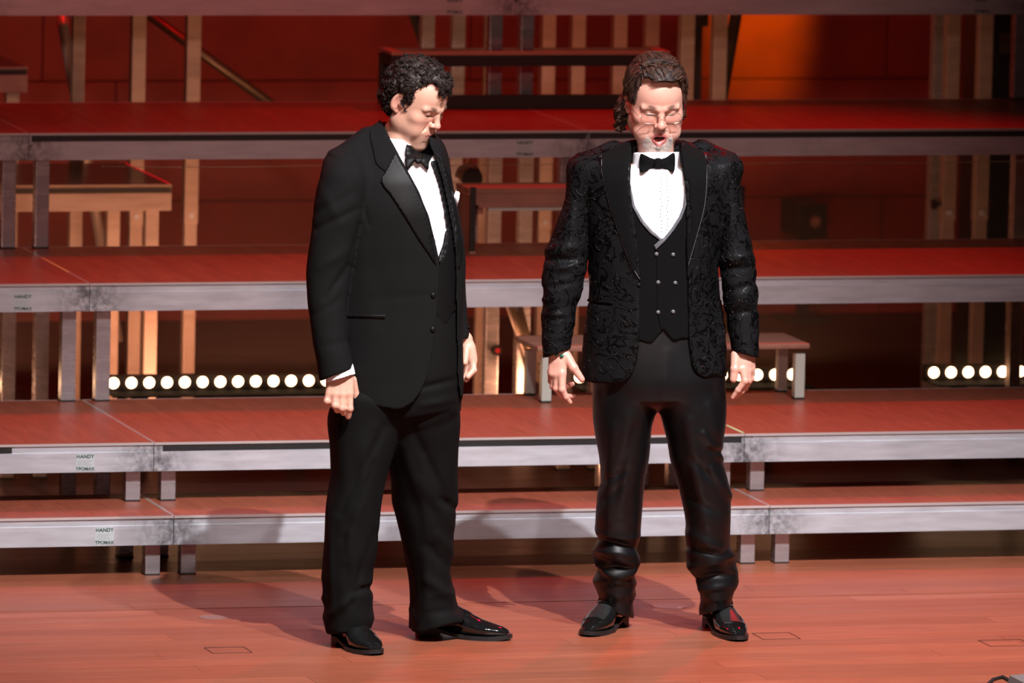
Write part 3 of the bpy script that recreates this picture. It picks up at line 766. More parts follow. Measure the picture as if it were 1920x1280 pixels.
def tube(path, r, n=6, r_end=None):
    """returns verts, faces of a tube following 3D path"""
    P = [np.asarray(p, float) for p in path]; vs_, fs_ = [], []; m = len(P)
    for i, p in enumerate(P):
        d = P[min(i+1, m-1)]-P[max(i-1, 0)]; d /= max(1e-9, np.linalg.norm(d)); a = np.cross(d, (0, 0, 1.) if abs(d[2]) < .9 else (1., 0, 0)); a /= np.linalg.norm(a); b = np.cross(d, a)
        rr = r if r_end is None else r+(r_end-r)*i/(m-1)
        for j in range(n): t = 2*PI*j/n; vs_.append(p+(a*math.cos(t)+b*math.sin(t))*rr)
    for i in range(m-1):
        for j in range(n): fs_.append((i*n+j, i*n+(j+1) % n, (i+1)*n+(j+1) % n, (i+1)*n+j))
    fs_.append(tuple(range(n))[::-1]); fs_.append(tuple((m-1)*n+j for j in range(n)))
    return vs_, fs_
def surf_line(man, surfs, pts, r, off, name, material, parent, step=3.):
    path = []
    for p in dense(pts, step, False):
        h = None
        for s in surfs:
            q, n_ = s.hit(p[0], p[1])
            if q is not None and (h is None or q[1] < h[1]): h = q
        if h is not None: path.append(man.P(p[0], p[1], h[1]-off))
    if len(path) < 2: return None
    v, f = tube(path, r, 6); return mesh_obj(name, v, f, material, parent, True)
def button(man, surfs, px, py, r, name, material, parent, th=.004):
    h = None
    for s in surfs:
        q, n_ = s.hit(px, py)
        if q is not None and (h is None or q[1] < h[0][1]): h = (q, n_)
    if h is None: return
    c, n_ = h; n_ = Vector(n_); 
    if n_.y > 0: n_ = -n_
    mb = MB(); mb.sph((0, 0, 0), 1, 16, (r, r, th)); mb.cyl((0, 0, -th*.8), (0, 0, 0), r*.96, n=16)
    bmesh.ops.transform(mb.bm, matrix=Matrix.Translation(Vector(c)+n_*th*.5) @ n_.to_track_quat('Z', 'Y').to_matrix().to_4x4(), verts=mb.bm.verts)
    return mb.build(name, material, parent, True)
def rotm(yaw, pitch=0., roll=0.):
    """head matrix: columns = right-hand side axis x, face axis y, up axis z, in the man's frame.
    yaw: degrees the face turns from the viewer towards picture right; pitch: downward tilt; roll: tilt towards picture right"""
    y, p, r = map(math.radians, (yaw, pitch, roll))
    # base: face towards viewer (-y)
    f = np.array([math.sin(y)*math.cos(p), -math.cos(y)*math.cos(p), -math.sin(p)])
    side = np.cross(f, (0, 0, 1.)); side /= np.linalg.norm(side); up = np.cross(side, f)
    s2 = side*math.cos(r)+up*math.sin(r); u2 = -side*math.sin(r)+up*math.cos(r)
    return np.stack([s2, f, u2], 1)

def head_sdf(F, c, R, sc=1., mouth=0., eye=.35, fat=0., jd=0., cdp=0.):
    """c: head centre at eye height between the ears; units of the tables are centimetres"""
    c = np.asarray(c, float)
    def X(p):
        p = np.array(p, float)
        if p[1] > 1 and p[2] < -4.3: p[2] -= jd*min(1., (-4.3-p[2])/1.6)
        if p[1] > 2.5 and p[2] < -7.4: p[2] -= cdp*min(1., (-7.4-p[2])/2.)
        return c+R @ (p*.01*sc)
    E = lambda p, r, k=1., mode='+', RR=None: F.ell(X(p), np.asarray(r, float)*.01*sc, k*.01, mode, R if RR is None else R@RR)
    C_ = lambda a, b, ra, rb=None, k=1., mode='+': F.cap(X(a), X(b), ra*.01*sc, (rb if rb is not None else ra)*.01*sc, k*.01, mode)
    E((0, -1.2, 3.6), (7.6, 9.4, 8.4)); E((0, 2.2, 3.0), (6.7, 6.6, 6.6), 2.)
    E((0, 2.2, -2.6), (6.5+fat, 6.2, 7.4), 2.5); E((0, 3.9, -6.6), (4.9+fat, 4.3, 4.2), 2.)
    for s in (-1, 1):
        E((s*(5.2+fat*.6), .6, -6.2), (1.9, 2.8, 2.6), 2.5); E((s*3.9, 5.4, -2.6), (2.5+fat*.4, 2.3, 2.2), 1.8)
        E((s*(3.2+fat*.7), 5.6, -6.0), (2.3+fat*.5, 2.4, 2.8), 2.)
        C_((s*1.0, 8.55, 1.55), (s*4.7, 7.0, 1.45), .95, .85, 1.0)
    E((0, 7.3, -9.7), (2.6+fat*.3, 1.9, 1.9), 1.8)
    E((0, 4.9, -8.4), (4.3+fat*.5, 3.4, 2.9), 2.); E((0, 7.6, -5.9), (2.9, 1.9, 2.4), 1.5); E((0, 7.2, -7.7), (2.8+fat*.3, 1.7, 1.8), 1.5)
    for s in (-1, 1): E((s*3.25, 9.3, .0), (1.9, 1.7, 1.15), 1.2, '-')
    for s in (-1, 1):
        E((s*3.2, 6.75, -.05), (1.30, 1.30, 1.25), .15)
        # lids
        up = 1.42
        E((s*3.2, 6.75, .15+.35*(1-eye)), (up+.05, up, 1.05), .7); E((s*3.2, 6.6, -.95), (1.6, 1.40, .75), .6)
        C_((s*1.9, 8.1, -.50-.15*(1-eye)), (s*4.5, 7.7, -.45-.15*(1-eye)), .16, .14, .25, '-')
    C_((0, 8.1, 1.4), (0, 8.9*1, -.2), .85, .80, .9); C_((0, 8.9, -.2), (0, 10.15, -2.7), .75, 1.0, .7); E((0, 10.35, -3.05), (1.20, 1.05, .95), .6)
    for s in (-1, 1):
        E((s*1.25, 9.15, -3.35), (.78, 1.05, .78), .5); E((s*.62, 9.7, -4.0), (.36, .5, .38), .25, '-')
        # nose-to-mouth fold
        C_((s*2.0, 8.9, -3.2), (s*3.5, 7.7, -6.2), .22, .16, .7, '-')
    C_((0, 9.25, -4.3), (0, 9.1, -5.1), .16, .16, .5, '-')
    lz = -6.35
    if mouth:
        o = mouth
        for s in (-1, 1):
            C_((0, 9.35, lz+.75*o), (s*1.9, 8.35, lz+.1), .55, .32, .3); C_((0, 9.25, lz-1.25*o), (s*1.9, 8.35, lz-.2*o), .68, .34, .3)
        E((0, 9.3, lz-.2*o), (1.65, 2.6, .82*o), .25, '-')
    else:
        for s in (-1, 1):
            C_((0, 9.1, lz+.30), (s*2.2, 8.15, lz-.02), .48, .26, .4); C_((0, 9.0, lz-.62), (s*2.0, 8.1, lz-.25), .60, .30, .4)
        C_((-2.4, 8.45, lz-.14), (0, 9.6, lz-.10), .10, .10, .2, '-'); C_((2.4, 8.45, lz-.14), (0, 9.6, lz-.10), .10, .10, .2, '-')
    C_((-1.2, 8.3, lz-1.75-.9*mouth), (1.2, 8.3, lz-1.75-.9*mouth), .3, .3, .9, '-')
    for s in (-1, 1):
        a = math.radians(18)*s; RR = np.array([[math.cos(a), -math.sin(a), 0], [math.sin(a), math.cos(a), 0], [0, 0, 1]])
        RR = RR @ np.array([[1, 0, 0], [0, math.cos(.2), math.sin(.2)], [0, -math.sin(.2), math.cos(.2)]])
        E((s*7.75, -1.3, -.6), (.75, 1.95, 3.2), .35, '+', RR); E((s*8.5, -1.1, -.2), (.55, 1.25, 2.2), .35, '-', RR)
        C_((s*8.15, -.2, -.6), (s*7.7, .1, -1.2), .42, .4, .3); E((s*7.6, -.7, -3.3), (.6, .8, .75), .4)
    return X
def hand_sdf(F, man, fingers, palm, r=1.):
    """fingers: list of (joint list [(px,py,w)...], base radius, tip radius in metres); palm: list of capsules ((px,py,w),(px,py,w),ra,rb)"""
    for a, b, ra, rb in palm: F.cap(man.P(*a), man.P(*b), ra*r, rb*r, .012)
    for J, r0, r1 in fingers:
        pts = [man.P(*j) for j in J]; n = len(pts)-1
        for i in range(n):
            ra = r0+(r1-r0)*i/n; rb = r0+(r1-r0)*(i+1)/n
            F.cap(pts[i], pts[i+1], ra*r, rb*r, .003 if i else .006)
            if 0 < i: F.ell(pts[i], (ra*1.06*r,)*3, .003)
def paint(o, name, vals):
    a = o.data.attributes.new(name, 'FLOAT', 'POINT'); a.data.foreach_set('value', np.asarray(vals, np.float32))
def gauss(h, c, r): return np.exp(-(((h-np.asarray(c))/np.asarray(r))**2).sum(1))

# ------------------------------------------------------------------ skin, cloth and hair materials
def m_skin(name, base, blush, stub):
    m = mat(name, base, .42); t = NT(m); b = t.b
    b.inputs['Subsurface Weight'].default_value = .12; b.inputs['Subsurface Radius'].default_value = (.6, .25, .12); b.inputs['Subsurface Scale'].default_value = .012
    A = lambda n: (lambda x: (setattr(x, 'attribute_name', n), x.outputs['Fac'])[1])(t.n('ShaderNodeAttribute'))
    v = t.coord(); n = t.noise(v, 60, 4, .6)
    c = t.mix(t.math('MULTIPLY', t.ramp(n, [(.35, 0), (.7, 1)]), .25), base, tuple(x*.8 for x in base))
    c = t.mix(A('blush'), c, blush); c = t.mix(A('lips'), c, (.50, .14, .13))
    fn = t.noise(v, 420, 3, .8)
    c = t.mix(t.math('MULTIPLY', A('stubble'), t.ramp(fn, [(.35, .35), (.6, 1)])), c, stub)
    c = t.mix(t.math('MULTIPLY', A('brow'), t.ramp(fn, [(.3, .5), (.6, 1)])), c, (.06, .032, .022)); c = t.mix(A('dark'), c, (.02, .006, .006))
    t.l(c, b.inputs['Base Color']); t.bump(t.noise(v, 260, 3, .6), .12, .001)
    return m
M['skin_a'] = m_skin('skin', (.66, .37, .27), (.62, .25, .19), (.30, .20, .16))
M['skin_b'] = m_skin('flushed_skin', (.66, .34, .26), (.62, .20, .16), (.60, .50, .46))
def m_cloth(name, col, rough=.8, sheen=.3, sc=900, bump=.15, spec=.3):
    m = mat(name, col, rough); t = NT(m); t.b.inputs['Sheen Weight'].default_value = sheen; t.b.inputs['Sheen Roughness'].default_value = .4
    t.b.inputs['Specular IOR Level'].default_value = spec
    v = t.coord(); t.bump(t.noise(v, sc, 2, .5), bump, .0006); return m
M['wool'] = m_cloth('black_wool', (.0062, .0060, .0061), .85, .0, spec=.1)
M['wool2'] = m_cloth('black_wool_trousers', (.0038, .0034, .0035), .8, .0, spec=.12)
M['satin'] = m_cloth('black_satin', (.004, .0038, .004), .5, .0, 300, .03, .18)
M['satin_trousers'] = m_cloth('black_satin_trousers', (.0035, .0035, .004), .42, .0, 500, .05, .3)
M['shirt'] = m_cloth('white_shirt', (.80, .80, .84), .7, .1, 700, .08)
M['velvet'] = m_cloth('black_velvet', (.0025, .0025, .0025), .9, .0, 900, .1, .1)
M['patent'] = mat('black_patent_leather', (.006, .006, .006), .08, 0, Coat_Weight=.8, Coat_Roughness=.04)
M['leather'] = m_cloth('black_woven_leather', (.012, .012, .012), .45, 0, 600, .5, .5)
M['sole'] = mat('black_sole', (.010, .009, .009), .5)
def m_brocade():
    m = mat('black_brocade_velvet', (.012, .011, .013), .7); t = NT(m); t.b.inputs['Specular IOR Level'].default_value = .14
    v = t.coord(); a = t.noise(v, 13, 3, .5, 2.5)
    k = t.math('SUBTRACT', a, .5); k = t.math('ABSOLUTE', k); k = t.ramp(k, [(.0, 1), (.022, 1), (.05, 0)])
    n2 = t.noise(v, 6, 5, .6, .8)
    c = t.mix(t.ramp(n2, [(.35, 0), (.7, 1)]), (.0012, .0012, .0015), (.0050, .0048, .0058)); c = t.mix(k, c, (.0008, .0008, .0008))
    t.l(c, t.b.inputs['Base Color']); t.l(t.ramp(k, [(0, .8), (1, .42)]), t.b.inputs['Roughness']); t.bump(k, .3, .003); return m
M['brocade'] = m_brocade()
def m_hair(name, c0, c1, rough=.55):
    m = mat(name, c0, rough); t = NT(m); v = t.coord(); t.l(t.mix(t.noise(v, 70, 3, .6), c0, c1), t.b.inputs['Base Color']); t.b.inputs['Specular IOR Level'].default_value = .3; return m
M['hair_a'] = m_hair('dark_hair', (.010, .007, .006), (.035, .022, .018)); M['hair_b'] = m_hair('brown_hair', (.030, .014, .010), (.13, .070, .050), .42)
M['hair_g'] = m_hair('grey_beard_hair', (.75, .70, .66), (.50, .44, .40), .6)
M['gold'] = mat('thin_gold_frame', (.75, .55, .40), .22, 1.)
M['lens'] = mat('spectacle_glass', (.97, .97, .97), .0, 0, Transmission_Weight=1., IOR=1.35, Alpha=.25)
M['sparkle'] = mat('sequin', (.9, .9, .95), .1, 1.)
M['bead'] = mat('green_bead', (.01, .10, .06), .12)
M['mouthdark'] = mat('mouth_inside', (.05, .01, .01), .5)
M['eye'] = mat('eye_white', (.55, .48, .44), .15)
# ------------------------------------------------------------------ the two men
def cut_line(F, man, a, b, w, keep='above'):
    """trim the garment along a straight line a-b of the picture, inside index window w"""
    x, y, z = F.pts(w); px, py = man.proj(x+0*y+0*z, y+0*x+0*z, z+0*x+0*y)
    ax, ay = a; bx_, by = b; L = math.hypot(bx_-ax, by-ay); d = ((bx_-ax)*(py-ay)-(by-ay)*(px-ax))/L/man.S
    if keep == 'below': d = -d
    F.F[w] = np.maximum(F.F[w], d)
def carve_poly(F, man, poly, w, y_lo, y_hi):
    """open the front of a garment: remove the outlined area from its front shell"""
    x, y, z = F.pts(w); X = x+0*y+0*z; Y = y+0*X; Z = z+0*X
    px, py = man.proj(X, Y, Z); sd = np.full(px.shape, 50.)
    pa = np.array(poly); lo = pa.min(0)-12; hi = pa.max(0)+12; m = (px > lo[0]) & (px < hi[0]) & (py > lo[1]) & (py < hi[1])
    sd[m] = poly_sd(px[m], py[m], poly); d = np.maximum(sd/man.S, np.maximum(Y-y_hi, y_lo-Y))
    F.F[w] = np.maximum(F.F[w], -d)
def bands(lo, hi, fine, df, dc):
    out = [lo]; 
    while out[-1] < hi:
        q = out[-1]; inb = any(a <= q <= b for a, b in fine); nx = q+(df if inb else dc)
        if not inb:
            for a, b in fine:
                if q < a < nx: nx = a
        out.append(nx)
    return np.array(out)
def grid(x0, x1, y0, y1, z0, z1, h): return Field(np.arange(x0, x1, h), np.arange(y0, y1, h), np.arange(z0, z1, h))
def full(F): return tuple(slice(0, n) for n in F.F.shape)

def shoe(man, heel, toe, wd, name, parent, style):
    a = atZ(*heel, 0); b = atZ(*toe, 0); A = man.loc(a); B = man.loc(b); f = (B-A)[:2]; L = np.linalg.norm(f); f /= L; s = np.array([-f[1], f[0]])
    def W(u, v, z): p = A[:2]+f*u*L+s*v; return (p[0], p[1], z)
    us = np.linspace(0, 1, 34)
    hw = lambda u: wd*np.interp(u, [0, .05, .15, .3, .45, .62, .78, .9, .96, 1], [.30, .62, .78, .72, .78, 1., .92, .66, .45, .16] if style == 'loafer' else [.30, .62, .78, .70, .76, .98, .88, .64, .44, .14])
    ht = lambda u: np.interp(u, [0, .06, .18, .34, .45, .55, .68, .8, .92, .98, 1], [.075, .100, .110, .112, .094, .078, .060, .050, .040, .030, .012])
    base = lambda u: np.interp(u, [0, .24, .40, .55, .8, 1], [.026, .026, .014, .009, .010, .016])
    n = 22; vs_ = []; fs_ = []
    for i, u in enumerate(us):
        for j in range(n):
            t = 2*PI*j/n; c = math.cos(t); q = math.sin(t); bu = base(u); h = ht(u)-bu
            x = hw(u)*(abs(c)**.85)*math.copysign(1, c); z = bu+h*(.5+.5*(abs(q)**.75)*math.copysign(1, q)) if q > 0 else bu+h*.5*(1-abs(q)**.6)
            if q > 0: x *= 1-.35*(q**1.5)
            vs_.append(W(u, x, z))
    for i in range(len(us)-1):
        for j in range(n): fs_.append((i*n+j, i*n+(j+1) % n, (i+1)*n+(j+1) % n, (i+1)*n+j))
    fs_.append(tuple(range(n))[::-1]); fs_.append(tuple((len(us)-1)*n+j for j in range(n)))
    up = mesh_obj(name, vs_, fs_, M['patent'], parent, True)
    tag(up, None)
    # sole with heel block and waist
    vs_, fs_ = [], []; k = 0
    for i, u in enumerate(us):
        w_ = hw(u)+.0035; bt = base(u); zb = np.interp(u, [0, .23, .245, .40, .55, .85, 1], [0, 0, .017, .008, 0, 0, .007])
        for (v, z) in ((-w_, zb), (w_, zb), (w_, bt+.003), (-w_, bt+.003)): vs_.append(W(u*1.02-.008, v, max(0, z)))
    for i in range(len(us)-1):
        for j in range(4): fs_.append((i*4+j, i*4+(j+1) % 4, (i+1)*4+(j+1) % 4, (i+1)*4+j))
    fs_.append((3, 2, 1, 0)); m = len(us)-1; fs_.append((m*4, m*4+1, m*4+2, m*4+3))
    mesh_obj('sole', vs_, fs_, M['sole'], up)
    top = lambda u, v=0.: base(u)+(ht(u)-base(u))*(1-.5*min(1, (abs(v)/max(hw(u), 1e-3))**2))
    if style == 'loafer':
        # apron seam and strap
        path = [W(u, hw(u)*.72*sg, top(u, hw(u)*.72)+.0005) for sg, uu in ((-1, np.linspace(.42, .86, 14)), (1, np.linspace(.86, .42, 14))) for u in uu]
        v, f_ = tube(path, .0016, 6); mesh_obj('apron_seam', v, f_, M['patent'], up, True)
        vs_, fs_ = [], []
        for i in range(15):
            v = -1+2*i/14; 
            for (du, dz) in ((.50, .0), (.50, .003), (.57, .003), (.57, 0)): vs_.append(W(du, v*hw(du)*.80, top(du, v*hw(du)*.80)+dz))
        for i in range(14):
            for j in range(4): fs_.append((i*4+j, i*4+(j+1) % 4, i*4+4+(j+1) % 4, i*4+4+j))
        mesh_obj('strap', vs_, fs_, M['patent'], up, True)
    else:
        # vamp of woven leather, toe cap seam, laces
        vs_, fs_ = [], []; uu = np.linspace(.52, .78, 9); vv = np.linspace(-.85, .85, 11)
        zf = lambda u, v: base(u)+(ht(u)-base(u))*(.5+.5*math.sqrt(max(0, 1-(abs(v)*.92)**2.2)))+.0012
        for u in uu:
            for v in vv: vs_.append(W(u, v*hw(u)*.78, zf(u, v)))
        for i in range(8):
            for j in range(10): fs_.append((i*11+j, i*11+j+1, i*11+12+j, i*11+11+j))
        mesh_obj('woven_vamp', vs_, fs_, M['leather'], up, True)
        v, f_ = tube([W(.80, t*hw(.8)*.95, zf(.80, t)-.0004) for t in np.linspace(-.9, .9, 13)], .0016, 6); mesh_obj('toe_cap_seam', v, f_, M['patent'], up, True)
        for q in range(5):
            u = .36+.042*q; d = .026
            v, f_ = tube([W(u, t*.020, zf(u, t*.35)+.003+.003*(1-t*t)) for t in np.linspace(-1, 1, 7)], .0021, 6); mesh_obj('lace', v, f_, M['satin'], up, True)
        for sg in (-1, 1):
            v, f_ = tube([W(.36+.02*math.sin(3*t), sg*(.004+.030*t), .112+.012*math.sin(PI*t)-.03*t*t) for t in np.linspace(0, 1, 9)], .0018, 6); mesh_obj('lace', v, f_, M['satin'], up, True)
    return up

def strands(P0, path_fn, n, seg, r0, r1, k=3):
    """array of tapered hair tubes; path_fn(i)-> (seg,3)"""
    V = []; Fc = []; base = 0
    for i in range(n):
        p = path_fn(i)
        if p is None: continue
        d = np.gradient(p, axis=0); d /= np.maximum(np.linalg.norm(d, axis=1), 1e-9)[:, None]
        a = np.cross(d, np.array([.3, .2, .93])); a /= np.maximum(np.linalg.norm(a, axis=1), 1e-9)[:, None]; b = np.cross(d, a)
        m = len(p); rr = (r0+(r1-r0)*np.linspace(0, 1, m)**1.5)[:, None]
        ring = np.stack([p+(a*math.cos(2*PI*j/k)+b*math.sin(2*PI*j/k))*rr for j in range(k)], 1).reshape(-1, 3); V.append(ring)
        q = np.arange(m-1)[:, None]*k; j = np.arange(k)[None, :]
        Fc.append(np.stack([q+j, q+(j+1) % k, q+k+(j+1) % k, q+k+j], 2).reshape(-1, 4)+base); base += m*k
    return np.concatenate(V), np.concatenate(Fc)

def person(cfg):
    mn = Man(*cfg['origin']); P = mn.P; me_name = 'person'
    # ---------------- body: one continuous skin surface
    hc = P(*cfg['head'], 0); R = rotm(*cfg['hrot']); sc = cfg['hsc']
    zr = cfg['zfine']; zf = [tuple(sorted((P(900, a)[2], P(900, b)[2]))) for a, b in zr]
    xf = [(P(a, 600)[0], P(b, 600)[0]) for a, b in cfg['xfine']]
    x0, x1 = P(cfg['xr'][0], 600)[0], P(cfg['xr'][1], 600)[0]
    F = Field(bands(x0, x1, xf, .0020, .006), bands(-.26, .30, [(-.23, cfg.get('yf', .10))], .0021, .006), bands(0.03, 1.90, zf, .0021, .014))
    F.F[:] = .3
    for a, b, ra, rb in cfg['core']: F.cap(P(*a), P(*b), ra, rb, .03)
    cap0 = hc+R @ (np.array((0, -1.5, -5.))*.01*sc); F.cap(cap0, P(*cfg['neck']), .052*sc, .053*sc, .02)
    XH = head_sdf(F, hc, R, sc, cfg['mouth'], cfg['eye'], cfg['fat'], cfg['jd'], cfg['cdp'])
    F.cap(XH((0, 1.2, -7.5)), XH((0, -2.0, -12.)), .034*sc, .042*sc, .016)
    for h in cfg['hands']: hand_sdf(F, mn, h['fingers'], h['palm'])
    V, Q = F.mesh(); del F
    # keep the largest shape only is unnecessary: every part is joined
    V = relax(V, Q, 1, .35)
    body = fast_mesh(me_name, V, Q, M[cfg['skin']]); body.matrix_world = mn.M
    tag(body, cfg['label'], 'person')
    H = (V-hc) @ R/sc*100; near = (np.abs(H) < 16).all(1)
    g = lambda c, r: gauss(H, c, r)*near
    lz = -6.35-cfg['jd']; mo = cfg['mouth']; jd = cfg['jd']
    bl = g((3.8, 6, -2.5), (2.5, 3, 2.2))+g((-3.8, 6, -2.5), (2.5, 3, 2.2))+g((0, 10.3, -3), (1.6, 1.6, 1.6))+g((8, -1, -1), (1.6, 3, 3.5))+g((-8, -1, -1), (1.6, 3, 3.5))
    kn = np.zeros(len(V))
    for h in cfg['hands']:
        for J, r0, r1 in h['fingers']:
            for j in J[1:]: kn += .5*gauss(V, P(*j), (.011, .011, .011))
    paint(body, 'blush', np.clip(bl*.6+kn, 0, 1))
    if mo:
        dx = H[:, 0]/2.35; dz = (H[:, 2]-(lz-.25*mo))/(1.55+mo*.55); lp = np.clip((1.0-(dx**2+dz**2))*5, 0, 1)*(H[:, 1] > 7.6)*near
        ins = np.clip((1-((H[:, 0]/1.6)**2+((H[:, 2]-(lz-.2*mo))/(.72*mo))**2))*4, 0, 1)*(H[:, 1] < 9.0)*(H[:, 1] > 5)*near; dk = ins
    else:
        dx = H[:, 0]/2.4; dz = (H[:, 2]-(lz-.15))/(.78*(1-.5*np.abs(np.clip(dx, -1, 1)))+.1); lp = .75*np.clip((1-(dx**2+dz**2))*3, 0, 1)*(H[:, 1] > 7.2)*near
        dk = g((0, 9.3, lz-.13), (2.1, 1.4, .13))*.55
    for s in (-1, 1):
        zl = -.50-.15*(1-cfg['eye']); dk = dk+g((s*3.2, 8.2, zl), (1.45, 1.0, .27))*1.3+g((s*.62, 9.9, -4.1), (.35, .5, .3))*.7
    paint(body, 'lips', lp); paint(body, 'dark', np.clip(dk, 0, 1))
    br = sum(g((s*(2.2+.55*q), 8.8-.4*q, 2.05+.15*q-(.12*q*q if q > 2 else 0)), (.75, 1.4, .38+.05*(3-q))) for s in (-1, 1) for q in range(5))
    paint(body, 'brow', np.clip(br*cfg.get('brow', 1.), 0, .95))
    if cfg['beard']:
        st = g((0, 8, -9.7-jd), (3.0, 4, 1.9))+.8*g((3.1, 7.5, -7.7-jd), (.85, 2, 1.8))+.8*g((-3.1, 7.5, -7.7-jd), (.85, 2, 1.8))+.45*g((0, 9, -4.9-jd*.5), (2.6, 1.5, .5))+.25*g((5.5, 3, -8), (3, 4, 2))+.25*g((-5.5, 3, -8), (3, 4, 2))
        st *= 1-np.clip(lp*1.5, 0, 1)
    else: st = .18*(g((0, 7, -9), (4, 4, 2.5))+g((5, 3, -7), (2.5, 4, 3))+g((-5, 3, -7), (2.5, 4, 3))+g((0, 9, -4.8), (2.5, 1.5, .6)))
    paint(body, 'stubble', np.clip(st, 0, 1))

    # ---------------- clothes
    h = .005
    cx0, cx1 = x0-.02, x1+.02
    zt = P(900, cfg['jacket_top'])[2]; zb = P(900, cfg['jacket_bot'])[2]
    TR = mn.rows(cfg['torso'])
    # jacket
    F = grid(cx0, cx1, -.27, .27, zb-.03, zt+.04, .0045)
    loft(F, TR, .005, cfg.get('tn', 2.3))
    for a, b, ra, rb in cfg['shoulders']: F.cap(P(*a), P(*b), ra, rb, .02)
    carve_poly(F, mn, cfg['opening'], full(F), -.4, .0+cfg.get('open_depth', .0))
    for arm in cfg['sleeves']:
        G = Field(F.xs, F.ys, F.zs); loft(G, mn.rows(arm['rows']), .004, 2.1)
        w = full(G); px0 = min(r[1] for r in arm['rows'])-10; px1 = max(r[2] for r in arm['rows'])+10
        cut_line(G, mn, arm['cut'][0], arm['cut'][1], w)
        # hollow cuff
        a = arm['cuff']; G.cap(P(*a[0]), P(*a[1]), a[2], a[2], .002, '-')
        kf = np.clip((F.zs-P(900, arm['kz'][1])[2])/(P(900, arm['kz'][0])[2]-P(900, arm['kz'][1])[2]), 0, 1)[None, None, :]*.035+.004
        hh = np.maximum(kf-np.abs(F.F-G.F), 0)/kf; F.F = np.minimum(F.F, G.F)-hh*hh*kf*.25
        del G
    for a, b, ra, rb in cfg['collar_stand']: F.cap(P(*a), P(*b), ra, rb, .012)
    for l in cfg['hem_cut']: cut_line(F, mn, l[0], l[1], F.win((P(l[2][0], 700)[0], -1, zb-.1), (P(l[2][1], 700)[0], 1, zb+.25)))
    F.ell(P(cfg['neck_hole'][0], cfg['neck_hole'][1], cfg['neck_hole'][2]), cfg['neck_hole'][3], .01, '-')
    V, Q = F.mesh(); del F
    V = relax(V, Q, 2, .5); N = vnormals(V, Q); V = V+N*cfg['folds_jacket'](mn, V, N)[:, None]
    jk = fast_mesh('jacket', V, Q, M[cfg['jmat']], body); sj = Surf(mn, V, Q)
    # vest, shirt
    zt2 = P(900, cfg['vest'][0])[2]; zb2 = P(900, cfg['vest'][1])[2]
    F = grid(cx0, cx1, -.22, .22, zb2-.01, zt2+.02, .005)
    loft(F, [t for t in TR], .004, cfg.get('tn', 2.3), grow=-.010); F.F = np.maximum(F.F, np.maximum(zb2-F.zs, F.zs-zt2)[None, None, :].astype(np.float32))
    carve_poly(F, mn, cfg['vest_v'], full(F), -.4, .02)
    if cfg.get('vest_bottom'): carve_poly(F, mn, cfg['vest_bottom'], full(F), -.4, .02)
    V, Q = F.mesh(); V = relax(V, Q, 2, .5); vest = fast_mesh('waistcoat', V, Q, M[cfg['vmat']], body); sv = Surf(mn, V, Q)
    zt3 = P(900, cfg['shirt'][0])[2]; zb3 = P(900, cfg['shirt'][1])[2]
    F = grid(cx0, cx1, -.22, .22, zb3-.01, zt3+.03, .004)
    loft(F, TR, .004, cfg.get('tn', 2.3), grow=-.020); F.F = np.maximum(F.F, np.maximum(zb3-F.zs, F.zs-P(900, cfg['shirt'][2])[2])[None, None, :].astype(np.float32))
    G = Field(F.xs, F.ys, F.zs); G.F[:] = .3
    for a, b, ra, rb in cfg['shirt_collar']: G.cap(P(*a), P(*b), ra, rb, .008)
    for nk in cfg['neckcut']: cut_line(G, mn, nk[0], nk[1], full(G), 'below')
    F.F = smin(F.F, G.F, .008); del G
    nh = cfg['inner_neck']; F.cap(P(*nh[0]), P(*nh[1]), nh[2], nh[3], .003, '-')
    V, Q = F.mesh(); V = relax(V, Q, 1, .5); N = vnormals(V, Q)
    V = V+N*(vnoise(V, (26, 20, 9))*.0016+vnoise(V, (60, 60, 22))*.0007)[:, None]
    sh = fast_mesh('shirt', V, Q, M['shirt'], body); ss = Surf(mn, V, Q)
    for c in cfg['cuffs']:
        a, b, ra, line_lo, line_hi = c; A, B = P(*a), P(*b)
        F = grid(min(A[0], B[0])-ra-.02, max(A[0], B[0])+ra+.02, min(A[1], B[1])-ra-.02, max(A[1], B[1])+ra+.02, min(A[2], B[2])-.04, max(A[2], B[2])+.04, .003)
        F.cap(A, B, ra, ra, .001); cut_line(F, mn, *line_lo, full(F)); 
        F.cap(A+(A-B)*2, B+(B-A)*2, ra-.004, ra-.004, .001, '-')
        V, Q = F.mesh()
        if len(V): fast_mesh('cuff', V, Q, M['shirt'], sh)
    # trousers
    zt = P(900, cfg['tr_top'])[2]
    F = grid(cx0, cx1, -.24, .32, .02, zt+.02, .0048)
    loft(F, mn.rows(cfg['hips']), .02, 2.3)
    for lg in cfg['legs']:
        G = Field(F.xs, F.ys, F.zs); loft(G, mn.rows(lg['rows']), .01, 2.1); cut_line(G, mn, *lg['cut'], full(G))
        a = lg['hollow']; G.cap(P(*a[0]), P(*a[1]), a[2], a[2], .003, '-')
        k = .010; hh = np.maximum(k-np.abs(F.F-G.F), 0)/k; k2 = np.clip((F.zs-P(900, lg['kz'])[2])/.08, 0, 1)[None, None, :]; F.F = np.minimum(F.F, G.F)-hh*hh*k*.25*k2; del G
    V, Q = F.mesh(); del F; V = relax(V, Q, 7, .5); N = vnormals(V, Q); V = V+N*cfg['folds_tr'](mn, V, N)[:, None]; V = relax(V, Q, 1, .4)
    tr = fast_mesh('trousers', V, Q, M[cfg['tmat']], body); st_ = Surf(mn, V, Q)
    for q in cfg['socks']: MB().cyl(P(*q[0]), P(*q[1]), .040, .038, 20).build('sock', M['wool2'], body, True)
    for a, b, wd, style in cfg['shoes']: shoe(mn, a, b, wd, 'shoe', body, style)
    return mn, body, jk, vest, sh, tr, sj, sv, ss, st_, hc, R, sc, XH

